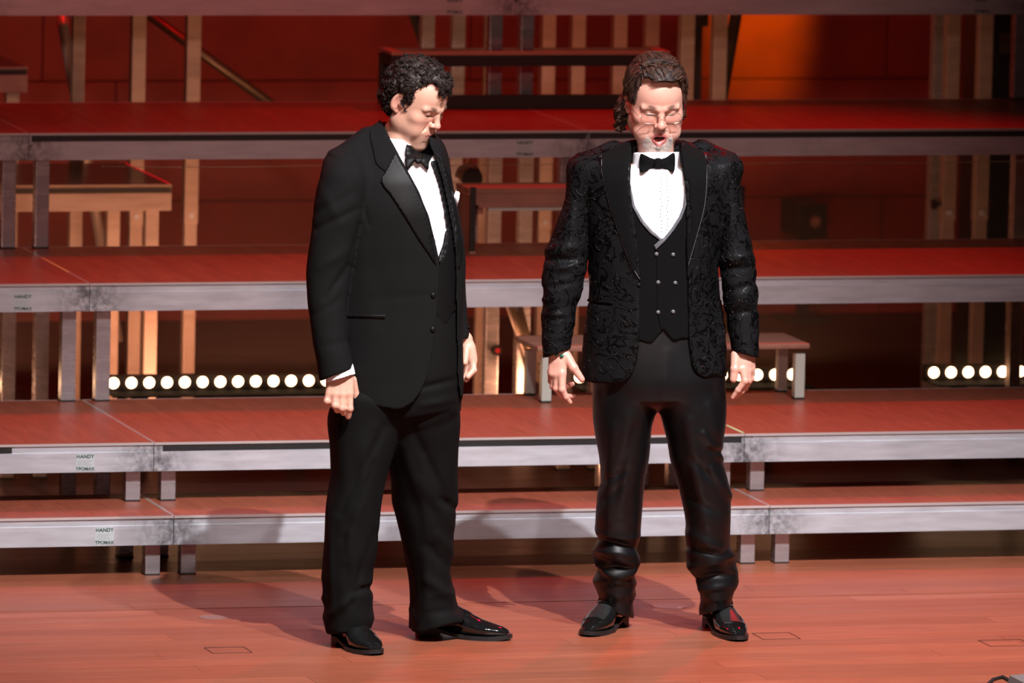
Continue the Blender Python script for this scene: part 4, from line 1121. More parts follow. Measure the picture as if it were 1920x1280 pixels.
def bump(v, c, wdt): return np.exp(-((v-c)/wdt)**2)
def crease(mn, V, a, b, amp, wd, soft=None, wrange=None):
    """ridge (amp>0) or groove (amp<0) along the cloth between two picture points, on the viewer's side"""
    px, py = mn.proj(V[:, 0], V[:, 1], V[:, 2]); ax, ay = a; bx_, by = b; ex, ey = bx_-ax, by-ay; L = math.hypot(ex, ey)
    t = ((px-ax)*ex+(py-ay)*ey)/L/L; d = np.hypot(px-ax-np.clip(t, 0, 1)*ex, py-ay-np.clip(t, 0, 1)*ey)
    m = np.exp(-(d/wd)**2)*np.clip(1-np.abs(t-.5)*.9, .2, 1)
    if wrange: m = m*(V[:, 1] < wrange)
    return amp*m
def zmask(mn, V, top, bot, soft=18):
    px, py = mn.proj(V[:, 0], V[:, 1], V[:, 2]); return px, py, 1/(1+np.exp(-(py-top)/soft))/(1+np.exp((py-bot)/soft))
def folds_jacket_a(mn, V, N):
    px, py, _ = zmask(mn, V, 0, 2000); d = vnoise(V, (9, 9, 5))*.0035+vnoise(V, (22, 22, 12))*.0012
    for a, b, amp, wd in (((592, 430), (672, 392), -.006, 7), ((590, 400), (665, 360), -.004, 8), ((610, 560), (655, 500), -.007, 7), ((590, 590), (640, 560), -.004, 8),
                          ((655, 300), (690, 420), -.005, 6), ((676, 420), (656, 500), -.006, 6), ((600, 350), (640, 420), .005, 12), ((680, 470), (700, 620), .003, 18),
                          ((760, 520), (720, 700), .003, 22), ((600, 500), (650, 470), .005, 10), ((700, 560), (820, 552), -.002, 10), ((604, 650), (650, 640), -.003, 9)):
        d = d+crease(mn, V, a, b, amp, wd)*(V[:, 1] < .02)
    return d
def folds_jacket_b(mn, V, N):
    px, py, m = zmask(mn, V, 478, 640, 14); arm = ((px < 1096) | (px > 1350))
    q = V.copy(); q[:, 0] += vnoise(V, (8, 8, 8))*.04; q[:, 2] += vnoise(V+3, (14, 9, 6))*.022
    n = vnoise(q, (9, 7, 27)); d = vnoise(V, (9, 9, 6))*.003+(1-2*np.abs(n))*m*arm*.0052
    for a, b, amp, wd in (((1024, 486), (1078, 488), -.012, 6), ((1040, 500), (1100, 505), .008, 9), ((1352, 505), (1412, 502), -.012, 6), ((1022, 540), (1080, 528), -.009, 6),
                          ((1358, 548), (1418, 530), -.009, 6), ((1020, 470), (1095, 462), .008, 10), ((1350, 488), (1414, 484), .009, 9), ((1100, 565), (1140, 572), -.007, 4),
                          ((1075, 330), (1095, 480), -.006, 7), ((1372, 320), (1352, 470), -.006, 7), ((1120, 420), (1160, 520), .004, 16), ((1330, 420), (1310, 560), .004, 14),
                          ((1050, 410), (1090, 440), .004, 12), ((1384, 400), (1352, 440), .004, 12), ((1024, 600), (1072, 590), -.007, 6), ((1366, 590), (1420, 580), -.007, 6)):
        d = d+crease(mn, V, a, b, amp*.75, wd)*(V[:, 1] < .05)
    return d
def folds_tr_a(mn, V, N):
    px, py, m = zmask(mn, V, 840, 1200, 40); lo = zmask(mn, V, 1070, 1210, 22)[2]
    q = V.copy(); q[:, 0] += V[:, 2]*.12
    d = vnoise(V, (8, 8, 3.2))*.006+(vnoise(q, (30, 24, 5)))*m*.004+(1-2*np.abs(vnoise(V+2.2, (12, 12, 16))))*lo*.005
    for a, b, amp, wd in (((722, 800), (636, 960), -.009, 9), ((700, 870), (640, 1010), -.006, 8), ((705, 1000), (660, 1130), -.007, 8), ((668, 1110), (700, 1100), -.013, 6), ((615, 1155), (672, 1110), .011, 9),
                          ((615, 900), (622, 1150), .007, 7), ((655, 1000), (672, 1170), .008, 10), ((700, 800), (650, 1050), .006, 12), ((796, 860), (800, 1150), .006, 9), ((770, 800), (840, 940), -.007, 9),
                          ((760, 840), (812, 1010), .008, 12), ((855, 955), (825, 935), -.011, 7), ((850, 1075), (800, 1020), -.007, 9), ((845, 1120), (800, 1085), .010, 10), ((800, 1150), (868, 1140), -.006, 8),
                          ((780, 730), (852, 712), -.008, 6), ((790, 760), (850, 748), .007, 8), ((760, 800), (840, 775), -.008, 7), ((820, 1000), (850, 1040), .006, 8), ((790, 900), (846, 985), .006, 10)):
        d = d+crease(mn, V, a, b, amp, wd)*(N[:, 1] < .5)
    return d
def folds_tr_b(mn, V, N):
    px, py, lo = zmask(mn, V, 1015, 1130, 16)
    q = V.copy(); q[:, 2] += vnoise(V, (7, 7, 7))*.03+(V[:, 0])*.15
    d = vnoise(V, (8, 8, 3.5))*.006+vnoise(V+5, (16, 14, 7))*.003+(1-2.2*np.abs(vnoise(q, (6, 7, 19))))*lo*.011
    for a, b, amp, wd in (((1122, 1010), (1196, 1030), -.012, 7), ((1122, 1035), (1190, 1060), .012, 9), ((1125, 1068), (1192, 1062), -.012, 6), ((1124, 1088), (1190, 1092), .010, 7),
                          ((1290, 1025), (1368, 1052), -.012, 7), ((1300, 1060), (1376, 1050), .013, 9), ((1306, 1082), (1374, 1078), -.012, 6), ((1312, 1104), (1370, 1098), .009, 6), ((1296, 1000), (1352, 1030), .009, 9),
                          ((1150, 800), (1140, 1000), .007, 10), ((1180, 780), (1165, 960), .005, 12), ((1290, 790), (1322, 980), .011, 12), ((1318, 812), (1352, 862), .010, 6), ((1332, 880), (1366, 930), .014, 7), ((1345, 905), (1300, 862), -.012, 8), ((1330, 760), (1350, 850), .007, 9), ((1356, 850), (1330, 842), -.010, 6), ((1190, 800), (1150, 930), -.008, 10), ((1130, 905), (1180, 880), -.008, 7),
                          ((1252, 660), (1242, 760), .003, 11), ((1130, 940), (1180, 900), -.006, 8), ((1345, 960), (1290, 930), -.006, 8)):
        d = d+crease(mn, V, a, b, amp, wd)*(N[:, 1] < .5)
    return d

A = dict(origin=(740, 1208), label='man in black tuxedo and bow tie standing on the stage floor looking down, at left', skin='skin_a',
  head=(781, 189), hrot=(54, 26, 0), hsc=1.0, mouth=0, eye=.15, fat=.6, jd=.5, cdp=1.2, beard=False, brow=.8, neck=(744, 320, .0),
  zfine=[(95, 300), (615, 790)], xfine=[(700, 850), (600, 675), (865, 900)], xr=(566, 908),
  core=[((745, 670, 0), (742, 420, 0), .09, .10), ((660, 335, -.07), (800, 325, .09), .045, .045), ((742, 350, 0), (744, 330, .0), .08, .055), ((705, 760, -.03), (668, 960, -.06), .07, .05), ((668, 960, -.06), (655, 1165, -.03), .045, .030),
        ((790, 760, .03), (800, 960, .08), .07, .05), ((800, 960, .08), (800, 1160, .16), .045, .030), ((645, 328, -.09), (616, 520, -.125), .045, .038), ((616, 520, -.125), (637, 705, -.165), .036, .026),
        ((808, 330, .11), (846, 500, .12), .030, .020), ((846, 500, .12), (870, 640, .065), .018, .018)],
  hands=[dict(palm=[((620, 708, -.165), (619, 737, -.178), .0150, .0135), ((631, 706, -.167), (630, 738, -.182), .0175, .0135), ((642, 704, -.167), (642, 738, -.182), .0185, .0138), ((653, 702, -.165), (655, 737, -.178), .0170, .0135)],
              fingers=[([(617, 737, -.178), (613, 752, -.186), (620, 757, -.170), (627, 752, -.158)], .0105, .0082), ([(629, 738, -.182), (628, 760, -.190), (633, 768, -.172), (637, 760, -.158)], .0115, .0088),
                       ([(642, 739, -.182), (641, 765, -.190), (645, 773, -.172), (647, 764, -.158)], .0118, .0088), ([(655, 738, -.178), (656, 766, -.184), (653, 781, -.172)], .0118, .0088),
                       ([(661, 712, -.150), (667, 738, -.140), (668, 756, -.142)], .0130, .0085)]),
         dict(palm=[((873, 636, .058), (880, 668, .052), .022, .020), ((882, 652, .050), (887, 676, .046), .015, .013)],
              fingers=[([(887, 674, .045), (888, 694, .030), (877, 706, .012)], .0105, .0085), ([(882, 680, .050), (884, 700, .036), (874, 712, .022)], .0105, .008), ([(876, 682, .055), (874, 703, .044), (868, 712, .034)], .0105, .008),
                       ([(870, 676, .060), (868, 698, .052)], .0105, .0085), ([(875, 655, .035), (872, 680, .015)], .012, .009)])],
  torso=[(232, 706, 800, .015, .070), (250, 676, 818, .02, .088), (268, 648, 832, .02, .105), (300, 622, 841, .015, .128), (340, 613, 846, .005, .145), (400, 614, 860, 0, .155), (450, 618, 869, 0, .155), (500, 621, 872, 0, .152),
         (560, 622, 871, 0, .152), (620, 622, 869, 0, .156), (700, 624, 868, 0, .162), (740, 627, 867, 0, .165), (772, 634, 865, 0, .165)],
  shoulders=[((640, 305, -.07), (690, 262, -.02), .048, .04)], tn=2.35,
  sleeves=[dict(rows=[(290, 622, 674, -.075, .055), (305, 608, 682, -.09, .072), (330, 599, 690, -.10, .085), (380, 588, 686, -.11, .088), (430, 583, 677, -.115, .083), (480, 576, 666, -.12, .078), (520, 573, 657, -.125, .073), (560, 575, 652, -.132, .070), (600, 580, 651, -.14, .066), (640, 586, 653, -.15, .062), (680, 594, 661, -.16, .057), (722, 600, 667, -.168, .053)],
                cut=((600, 714), (664, 691)), cuff=((634, 697, -.160), (642, 740, -.172), .041), kz=(300, 372)),
           dict(rows=[(282, 800, 836, .11, .05), (300, 800, 842, .12, .06), (340, 806, 848, .13, .07), (420, 822, 864, .13, .068), (500, 832, 871, .12, .064), (560, 840, 876, .10, .060), (600, 846, 879, .08, .055), (640, 850, 884, .06, .050)],
                cut=((840, 640), (884, 633)), cuff=((868, 622, .068), (875, 660, .05), .024), kz=(300, 372))],
  collar_stand=[], jacket_top=222, jacket_bot=772, open_depth=.03,
  opening=[(713, 215), (714, 226), (741, 276), (765, 322), (786, 362), (802, 402), (814, 442), (823, 478), (826, 500), (824, 540), (821, 580), (817, 620), (812, 660), (804, 700), (791, 733), (776, 754), (757, 766), (744, 769), (738, 800), (868, 800), (868, 749), (862, 742), (858, 700), (856, 600), (855, 520), (853, 470), (848, 430), (841, 390), (831, 340), (818, 300), (806, 272), (802, 250), (802, 215)],
  hem_cut=[((600, 742), (744, 769), (600, 760))], neck_hole=(752, 226, .0, (.072, .066, .03)),
  folds_jacket=folds_jacket_a, jmat='wool', vmat='satin', vest=(300, 616), vest_v=[(700, 200), (741, 276), (786, 362), (804, 404), (815, 450), (824, 490), (833, 470), (838, 445), (837, 425), (832, 390), (822, 345), (806, 300), (800, 200)],
  vest_bottom=[(800, 560), (816, 588), (836, 614), (850, 585), (880, 580), (880, 640), (790, 640)],
  shirt=(222, 505, 292), shirt_collar=[((738, 238, .005), (746, 300, .0), .066, .068)], neckcut=[((707, 221), (770, 272)), ((760, 262), (806, 268))], inner_neck=((745, 190, .01), (745, 275, .005), .057, .054),
  cuffs=[((636, 694, -.162), (641, 716, -.168), .0455, ((600, 722), (666, 701)), None)],
  tr_top=560, tmat='wool2', hips=[(545, 640, 862, 0, .135), (640, 636, 864, 0, .145), (700, 632, 864, 0, .150), (760, 628, 860, 0, .140), (790, 655, 840, 0, .11), (815, 690, 800, 0, .06), (828, 735, 755, 0, .02)],
  legs=[dict(rows=[(690, 670, 730, -.01, .06), (715, 640, 750, -.02, .11), (745, 626, 765, -.03, .13), (780, 616, 760, -.03, .125), (840, 620, 742, -.04, .115), (900, 620, 724, -.05, .105), (960, 613, 713, -.06, .10), (1020, 608, 709, -.06, .095), (1080, 602, 699, -.055, .092), (1120, 603, 697, -.045, .095), (1160, 608, 700, -.04, .10), (1196, 614, 690, -.04, .102)],
             cut=((608, 1188), (692, 1190)), hollow=((652, 1168, -.04), (652, 1215, -.04), .058), kz=880),
        dict(rows=[(690, 740, 800, .01, .06), (715, 715, 840, .02, .11), (745, 700, 860, .03, .13), (780, 700, 862, .03, .125), (840, 720, 859, .05, .115), (900, 734, 858, .07, .108), (940, 736, 858, .085, .10), (965, 742, 854, .09, .098), (1020, 753, 850, .11, .098), (1080, 764, 847, .13, .098), (1110, 767, 851, .14, .102), (1140, 768, 862, .145, .11), (1165, 768, 876, .15, .118), (1194, 768, 884, .15, .12)],
             cut=((765, 1194), (880, 1162)), hollow=((815, 1165, .15), (815, 1215, .15), .062), kz=880)],
  folds_tr=folds_tr_a, socks=[], shoes=[((636, 1205), (706, 1229), .050, 'loafer'), ((783, 1189), (957, 1200), .049, 'loafer')])

B = dict(origin=(1245, 1190), label='singing man with grey goatee and glasses in black brocade jacket standing at right', skin='skin_b',
  head=(1229, 190), hrot=(11, 20, -1), hsc=1.08, mouth=1.0, eye=.3, fat=1.05, jd=.9, cdp=1.7, beard=True, brow=.85, neck=(1232, 335, .0),
  zfine=[(100, 320), (640, 768)], xfine=[(1165, 1295), (1020, 1100), (1366, 1420)], xr=(1008, 1432),
  core=[((1235, 665, 0), (1232, 430, 0), .09, .11), ((1120, 335, 0), (1345, 332, 0), .045, .045), ((1232, 365, 0), (1232, 345, .0), .08, .055), ((1185, 720, .0), (1163, 960, .03), .06, .045), ((1163, 960, .03), (1156, 1145, .145), .045, .026),
        ((1290, 720, .0), (1330, 960, .03), .06, .045), ((1330, 960, .03), (1343, 1145, .12), .045, .026), ((1108, 335, 0), (1060, 500, -.025), .036, .032), ((1058, 500, -.025), (1047, 655, -.06), .036, .028),
        ((1350, 335, 0), (1383, 500, -.025), .036, .032), ((1384, 500, -.025), (1396, 655, -.06), .036, .028)],
  hands=[dict(palm=[((1047, 645, -.06), (1050, 675, -.070), .027, .024), ((1038, 668, -.066), (1035, 700, -.076), .0155, .0125), ((1046, 668, -.07), (1044, 702, -.083), .0170, .013), ((1056, 668, -.072), (1053, 700, -.088), .0180, .0140)],
              fingers=[([(1062, 668, -.078), (1076, 690, -.092), (1091, 711, -.096)], .0170, .0095), ([(1054, 700, -.090), (1054, 730, -.098), (1061, 744, -.092), (1069, 754, -.084)], .0132, .0072),
                       ([(1045, 702, -.083), (1043, 728, -.082), (1054, 742, -.062), (1075, 743, -.044)], .0118, .0076), ([(1038, 701, -.076), (1037, 724, -.066), (1052, 730, -.040), (1073, 720, -.034)], .0112, .0078), ([(1032, 696, -.068), (1033, 714, -.054), (1044, 722, -.034), (1056, 720, -.026)], .0098, .0070)]),
         dict(palm=[((1394, 650, -.06), (1395, 678, -.07), .030, .026), ((1386, 664, -.070), (1389, 692, -.084), .0175, .0145), ((1398, 664, -.068), (1401, 694, -.080), .0180, .0140), ((1407, 664, -.060), (1409, 692, -.066), .0140, .0120)],
              fingers=[([(1380, 666, -.082), (1378, 692, -.098), (1375, 711, -.102)], .0165, .0112), ([(1393, 692, -.090), (1397, 714, -.098), (1384, 731, -.094), (1374, 745, -.086)], .0130, .0068),
                       ([(1402, 694, -.080), (1403, 714, -.084), (1391, 733, -.078), (1379, 744, -.070)], .0118, .0070), ([(1408, 692, -.068), (1408, 710, -.066), (1398, 727, -.058), (1388, 738, -.048)], .0108, .0070), ([(1411, 686, -.054), (1410, 702, -.048), (1402, 718, -.036)], .0095, .0068)])],
  torso=[(264, 1184, 1288, .03, .070), (275, 1152, 1316, .025, .092), (290, 1108, 1358, .02, .115), (305, 1086, 1374, .01, .13), (340, 1085, 1371, 0, .145), (400, 1092, 1362, 0, .155), (460, 1100, 1351, 0, .157), (500, 1103, 1346, 0, .157),
         (540, 1104, 1348, 0, .158), (600, 1098, 1356, 0, .160), (660, 1092, 1363, 0, .163), (700, 1088, 1364, 0, .165), (724, 1090, 1362, 0, .165)],
  shoulders=[((1095, 318, .0), (1150, 285, .02), .040, .035), ((1368, 315, .0), (1315, 283, .02), .038, .035)], tn=2.3,
  sleeves=[dict(rows=[(292, 1085, 1125, .0, .05), (302, 1070, 1124, 0, .065), (325, 1063, 1122, 0, .076), (370, 1059, 1112, 0, .08), (400, 1050, 1108, -.005, .08), (440, 1036, 1105, -.01, .08), (480, 1023, 1103, -.02, .075), (520, 1019, 1096, -.03, .068), (560, 1019, 1085, -.04, .062), (600, 1017, 1077, -.05, .058), (640, 1017, 1071, -.058, .054), (680, 1019, 1070, -.064, .052)],
                cut=((1018, 673), (1070, 654)), cuff=((1045, 658, -.06), (1045, 700, -.066), .040), kz=(305, 400)),
           dict(rows=[(292, 1335, 1374, .0, .05), (302, 1338, 1383, 0, .065), (325, 1339, 1386, 0, .076), (370, 1342, 1390, 0, .08), (420, 1345, 1400, -.005, .08), (460, 1347, 1411, -.01, .078), (500, 1350, 1417, -.02, .07), (560, 1358, 1420, -.04, .063), (620, 1367, 1421, -.05, .057), (680, 1373, 1424, -.062, .052)],
                cut=((1368, 656), (1424, 672)), cuff=((1396, 660, -.06), (1397, 700, -.066), .040), kz=(305, 400))],
  collar_stand=[], jacket_top=252, jacket_bot=724, open_depth=.0,
  opening=[(1183, 245), (1182, 300), (1182, 350), (1187, 391), (1192, 424), (1197, 471), (1200, 520), (1200, 600), (1199, 645), (1195, 675), (1186, 700), (1175, 713), (1163, 719), (1160, 750), (1322, 750), (1318, 707), (1306, 700), (1297, 684), (1292, 640), (1290, 541), (1288, 485), (1287, 424), (1286, 377), (1284, 340), (1278, 300), (1275, 245)],
  hem_cut=[((1060, 706), (1120, 719), (1070, 1110)), ((1105, 718), (1250, 719), (1105, 1240)), ((1250, 709), (1420, 706), (1250, 1400))], neck_hole=(1231, 260, .01, (.075, .068, .03)),
  folds_jacket=folds_jacket_b, jmat='brocade', vmat='velvet', vest=(330, 645), vest_v=[(1170, 240), (1183, 350), (1190, 385), (1205, 412), (1222, 432), (1242, 449), (1260, 427), (1274, 405), (1282, 382), (1284, 350), (1290, 240)],
  vest_bottom=[(1180, 680), (1196, 640), (1222, 644), (1243, 618), (1262, 640), (1284, 634), (1310, 640), (1310, 680)],
  shirt=(262, 470, 304), shirt_collar=[((1231, 275, .01), (1231, 320, .0), .072, .075)], neckcut=[((1170, 286), (1290, 284))], inner_neck=((1231, 240, .01), (1231, 305, .005), .062, .059), cuffs=[],
  tr_top=600, tmat='satin_trousers', hips=[(590, 1112, 1350, 0, .140), (640, 1112, 1352, 0, .147), (700, 1108, 1361, 0, .152), (740, 1114, 1358, 0, .140), (752, 1130, 1340, 0, .11), (762, 1170, 1300, 0, .06), (768, 1222, 1246, 0, .02)],
  legs=[dict(rows=[(690, 1150, 1200, 0, .06), (712, 1125, 1235, 0, .11), (740, 1111, 1250, 0, .13), (764, 1112, 1234, 0, .127), (785, 1113, 1226, 0, .123), (800, 1115, 1222, 0, .12), (820, 1118, 1220, .005, .118), (860, 1125, 1216, .01, .11), (900, 1127, 1208, .02, .105), (930, 1121, 1204, .03, .10), (980, 1117, 1201, .05, .096), (1030, 1119, 1197, .08, .092), (1060, 1117, 1198, .10, .09), (1085, 1119, 1194, .12, .086), (1105, 1123, 1190, .13, .082), (1130, 1126, 1187, .145, .080), (1172, 1122, 1190, .15, .088)],
             cut=((1120, 1138), (1190, 1160)), hollow=((1156, 1136, .13), (1156, 1175, .15), .044), kz=820),
        dict(rows=[(690, 1270, 1320, 0, .06), (712, 1232, 1345, 0, .11), (740, 1215, 1361, 0, .13), (764, 1232, 1361, 0, .127), (785, 1241, 1360, 0, .123), (800, 1245, 1359, 0, .12), (820, 1250, 1356, .005, .118), (855, 1256, 1353, .01, .112), (890, 1266, 1362, .02, .108), (930, 1276, 1369, .03, .10), (980, 1286, 1370, .04, .096), (1030, 1289, 1371, .06, .092), (1060, 1294, 1379, .08, .09), (1085, 1303, 1380, .09, .086), (1105, 1307, 1376, .10, .082), (1130, 1310, 1372, .11, .080), (1172, 1308, 1377, .12, .088)],
             cut=((1300, 1158), (1378, 1138)), hollow=((1342, 1130, .10), (1344, 1170, .12), .044), kz=820)],
  folds_tr=folds_tr_b, socks=[((1158, 1110, .17), (1158, 1150, .18)), ((1340, 1110, .13), (1338, 1152, .14))], shoes=[((1163, 1166), (1100, 1194), .049, 'derby'), ((1334, 1169), (1387, 1203), .050, 'derby')])

# ------------------------------------------------------------------ hair
def hair_cap(mn, body, hc, R, sc, ells, mask, noise_amp, material, rngs=14):
    a = np.arange(-.155*sc, .155*sc, .0026); F = Field(hc[0]+a, hc[1]+a, hc[2]+a); x, y, z = F.pts(full(F))
    X = x-hc[0]+0*y+0*z; Y = y-hc[1]+0*X; Z = z-hc[2]+0*X
    H = [(R[0, i]*X+R[1, i]*Y+R[2, i]*Z)/sc*100 for i in range(3)]; D = np.full(X.shape, 9.)
    for c, r in ells:
        q = np.sqrt(sum(((H[i]-c[i])/r[i])**2 for i in range(3))); g_ = np.sqrt(sum(((H[i]-c[i])/r[i]**2)**2 for i in range(3))); D = smin(D, q*(q-1)/np.maximum(g_, 1e-6), 1.2)
    P_ = np.stack([h.ravel() for h in H], 1); nn = (vnoise(P_, (.7,)*3)*noise_amp+vnoise(P_, (1.7,)*3)*noise_amp*.5).reshape(X.shape)
    mk = mask(*H)+nn*.6; F.F = np.maximum(D+nn, mk).astype(np.float32)*.01
    V, Q = F.mesh(); V = relax(V, Q, 1, .4); N = vnormals(V, Q); return V, Q, N
def head_coords(V, hc, R, sc): return (V-hc) @ R/sc*100
rr = np.random.RandomState(11)

(mn, bodyA, jk, vest, sh, tr, sj, sv, ss, st_, hc, R, sc, XH) = person(A)
def maskA(x, y, z):
    ax = np.abs(x); side = np.where(y < -2.6, -7.2-z, np.where(y < .2, np.maximum(2.6-(z+0*x), -9), np.where(y < 2.7, -2.6-z, 0)))
    lim = np.where(ax < 3.0, 8.0+.45*np.maximum(y-5, 0), np.clip(6.0+(ax-3)*.0+(y-2.7)*1.9, 0, 10.6)); front = lim-z
    fore = np.where(ax < 2.9, np.where(y > 7.4, 7.2-z, np.minimum(lim-z, 3)), front)
    return np.where(y >= 2.7, fore, side)
V, Q, N = hair_cap(mn, bodyA, hc, R, sc, [((0, -1.5, 3.9), (8.7, 10.2, 9.1)), ((0, -4.6, -.8), (7.7, 6.6, 7.6)), ((0, 4.4, 8.9), (4.6, 4.6, 2.9))], maskA, .8, None)
hairA = fast_mesh('hair', V, Q, M['hair_a'], bodyA)
Hh = head_coords(V, hc, R, sc); sel = np.nonzero((np.einsum('ij,ij->i', V-hc, N) > 0))[0]
def curl(i, st={}):
    if i % 9 == 0:
        k = sel[rr.randint(len(sel))]; n_ = N[k]; t = np.cross(n_, rr.normal(size=3)); t /= np.linalg.norm(t)+1e-9
        st.update(p=V[k], n=n_, t=t, b=np.cross(n_, t), L=rr.uniform(.010, .022), rad=rr.uniform(.0035, .0062), tu=rr.uniform(.9, 1.6), ph=rr.uniform(0, 6))
    s = np.linspace(0, 1, 10)[:, None]; th = 2*PI*st['tu']*s+st['ph']+rr.normal()*.15; o = rr.normal(size=3)*.0012
    return st['p']+o+st['t']*st['L']*s+st['n']*(.0005+st['rad']*.55*(1+np.cos(th)))*np.sin(PI*np.clip(s*1.1+.1, 0, 1))+st['b']*st['rad']*np.sin(th)
v, f = strands(None, curl, 7200, 9, .00062, .0003); fast_mesh('curls', v, f, M['hair_a'], hairA)
# trims of the tuxedo
SJ = [sj]
fit_patch(mn, SJ, smooth_poly([(741, 288), (728, 312), (715, 340), (733, 366), (751, 393), (768, 420), (785, 448), (803, 474), (823, 504), (828, 500), (823, 476), (813, 442), (801, 404), (786, 366), (768, 332), (754, 309)], 4), .001, .0045, 'lapel', M['satin'], jk)
fit_patch(mn, SJ, [(713, 224), (704, 232), (694, 246), (694, 258), (698, 276), (702, 294), (705, 305), (714, 314), (723, 321), (733, 305), (742, 288), (732, 264), (722, 242)], .001, .0035, 'collar', M['wool'], jk)
fit_patch(mn, SJ, smooth_poly([(806, 276), (816, 284), (830, 301), (842, 327), (851, 371), (862, 430), (868, 468), (864, 500), (857, 498), (854, 465), (847, 432), (839, 396), (830, 352), (818, 312)], 4), .001, .0045, 'lapel', M['satin'], jk)
fit_patch(mn, SJ, [(652, 589), (722, 590), (722, 597), (652, 594)], .0005, .0028, 'pocket_welt', M['satin'], jk)
surf_line(mn, SJ, [(705, 305), (723, 321), (714, 341)], .0011, .004, 'notch_edge', M['satin'], jk)
for q in ((812, 553), (811, 617)): button(mn, SJ, *q, .0085, 'button', M['satin'], jk, .005)
for q in ((599, 668), (600, 679), (601, 690)):
    b = mn.P(*q, -.165); MB().sph(b, .006, 12, (1, .7, 1)).build('cuff_button', M['satin'], jk, True)
SS = [ss]
fit_patch(mn, [ss, sv], smooth_poly([(836, 432), (840, 444), (836, 462), (826, 492), (822, 486), (824, 476), (831, 456)], 4), .004, .004, 'shawl_facing', M['satin'], vest)
surf_line(mn, SS, [(779, 300), (790, 345), (803, 395), (814, 440), (822, 480)], .0007, .0006, 'placket_edge', M['shirt'], sh)
for q in ((796, 352), (806, 396), (815, 440)): button(mn, SS, *q, .0032, 'shirt_button', M['shirt'], sh, .0015)
bt = empty('bow_tie', (0, 0, 0), None, None); bt.parent = bodyA
for k_ in list(bt.keys()): del bt[k_]
fit_patch(mn, SS+SJ, smooth_poly([(762, 272), (768, 268), (776, 275), (784, 285), (787, 300), (777, 302), (764, 317), (760, 300)], 3), .014, .006, 'bow_wing', M['satin'], bt, 2.2, .006)
fit_patch(mn, SS+SJ, smooth_poly([(787, 290), (795, 284), (808, 275), (812, 290), (805, 302), (803, 318), (794, 310), (786, 300)], 3), .012, .006, 'bow_wing', M['satin'], bt, 2.2, .006)
fit_patch(mn, SS+SJ, smooth_poly([(779, 284), (788, 283), (793, 292), (790, 304), (782, 305), (777, 296)], 3), .020, .006, 'bow_knot', M['satin'], bt, 2., .004)
mb = MB()
for n_q, poly in enumerate(([(851, 366), (855, 357), (859, 361), (860, 372), (856, 390), (852, 382)], [(854, 370), (859, 358), (862.5, 362), (861, 372), (857, 388)])):
    q3 = [mn.P(x_, y_, -.015-.006*n_q) for x_, y_ in poly]; mb.prism([(p[0], p[2]) for p in q3], 'y', -.018-.006*n_q, -.012-.006*n_q)
mb.build('pocket_square', M['shirt'], bodyA, True)

# ------------------------------------------------------------------ second man
(mn, bodyB, jk, vest, sh, tr, sj, sv, ss, st_, hc, R, sc, XH) = person(B)
def maskB(x, y, z):
    ax = np.abs(x); lim = 10.3+.10*x+np.where(ax > 4.4, -(ax-4.4)*.5, 0)
    back = -8.5-z; side = np.where(y < -2.0, back, np.where(y < 1.2, 2.4-z, np.where(y < 4.5, np.maximum(1.-z, -(ax-5.4)*1.2)*1., lim-z)))
    return np.where(y >= 4.5, lim-z, side)
V, Q, N = hair_cap(mn, bodyB, hc, R, sc, [((0, -1.3, 4.0), (8.6, 10.4, 9.7)), ((0, 2.6, 8.6), (6.8, 6.6, 4.6)), ((0, -4.6, -1.8), (8.4, 6.2, 7.6)), ((-6.6, -3.4, -3.6), (2.6, 3.2, 4.6)), ((7.4, -3.4, -5.0), (3.1, 3.2, 5.2))], maskB, .22, None)
hairB = fast_mesh('hair', V, Q, M['hair_a'], bodyB)  # dark cap colour puts shade into the gaps between the brown strands
bv = BVHTree.FromPolygons([Vector(p) for p in V], [tuple(q) for q in Q]); Hh = head_coords(V, hc, R, sc)
sel = np.nonzero((np.einsum('ij,ij->i', V-hc, N) > 0))[0]
scal = []
for k in sel:
    if Hh[k, 2] > -7 and rr.rand() < .35: scal.append(k)
def wave(i, st={}):
    if i % 10 == 0:
        k = scal[rr.randint(len(scal))]; p = Vector(V[k]); pts = []; h0 = head_coords(V[k], hc, R, sc); ph = h0[0]*.8+rr.normal()*.25; amp = rr.uniform(.25, .6); lift = rr.uniform(.0005, .0045)
        if h0[1] > 2.5 and h0[2] > 7: lift += .003
        for s in range(14):
            h_ = head_coords(np.array(p), hc, R, sc); wv = amp*math.sin(s*.62+ph)
            if abs(h_[0]) > 5.2 or h_[1] < -3.5: d = np.array((.1*np.sign(h_[0])+wv*.5*(h_[1] < -3), -.45+wv*.5, -1.))
            else: d = np.array((h_[0]*.06+wv, -1., -.05))
            d = Vector(R @ d); co, n_, _, _ = bv.find_nearest(p); d = (d-n_*d.dot(n_)).normalized(); pts.append(np.array(co+n_*(.0008+lift*math.sin(PI*min(1, s/9)))))
            p = co+d*.0058
        st['g'] = np.array(pts)
    o = rr.normal(size=3)*.0019; s = np.linspace(0, 1, 14)[:, None]; return st['g']+o*(1-.75*s)
v, f = strands(None, wave, 9000, 14, .0006, .0003); fast_mesh('hair_waves', v, f, M['hair_b'], hairB)
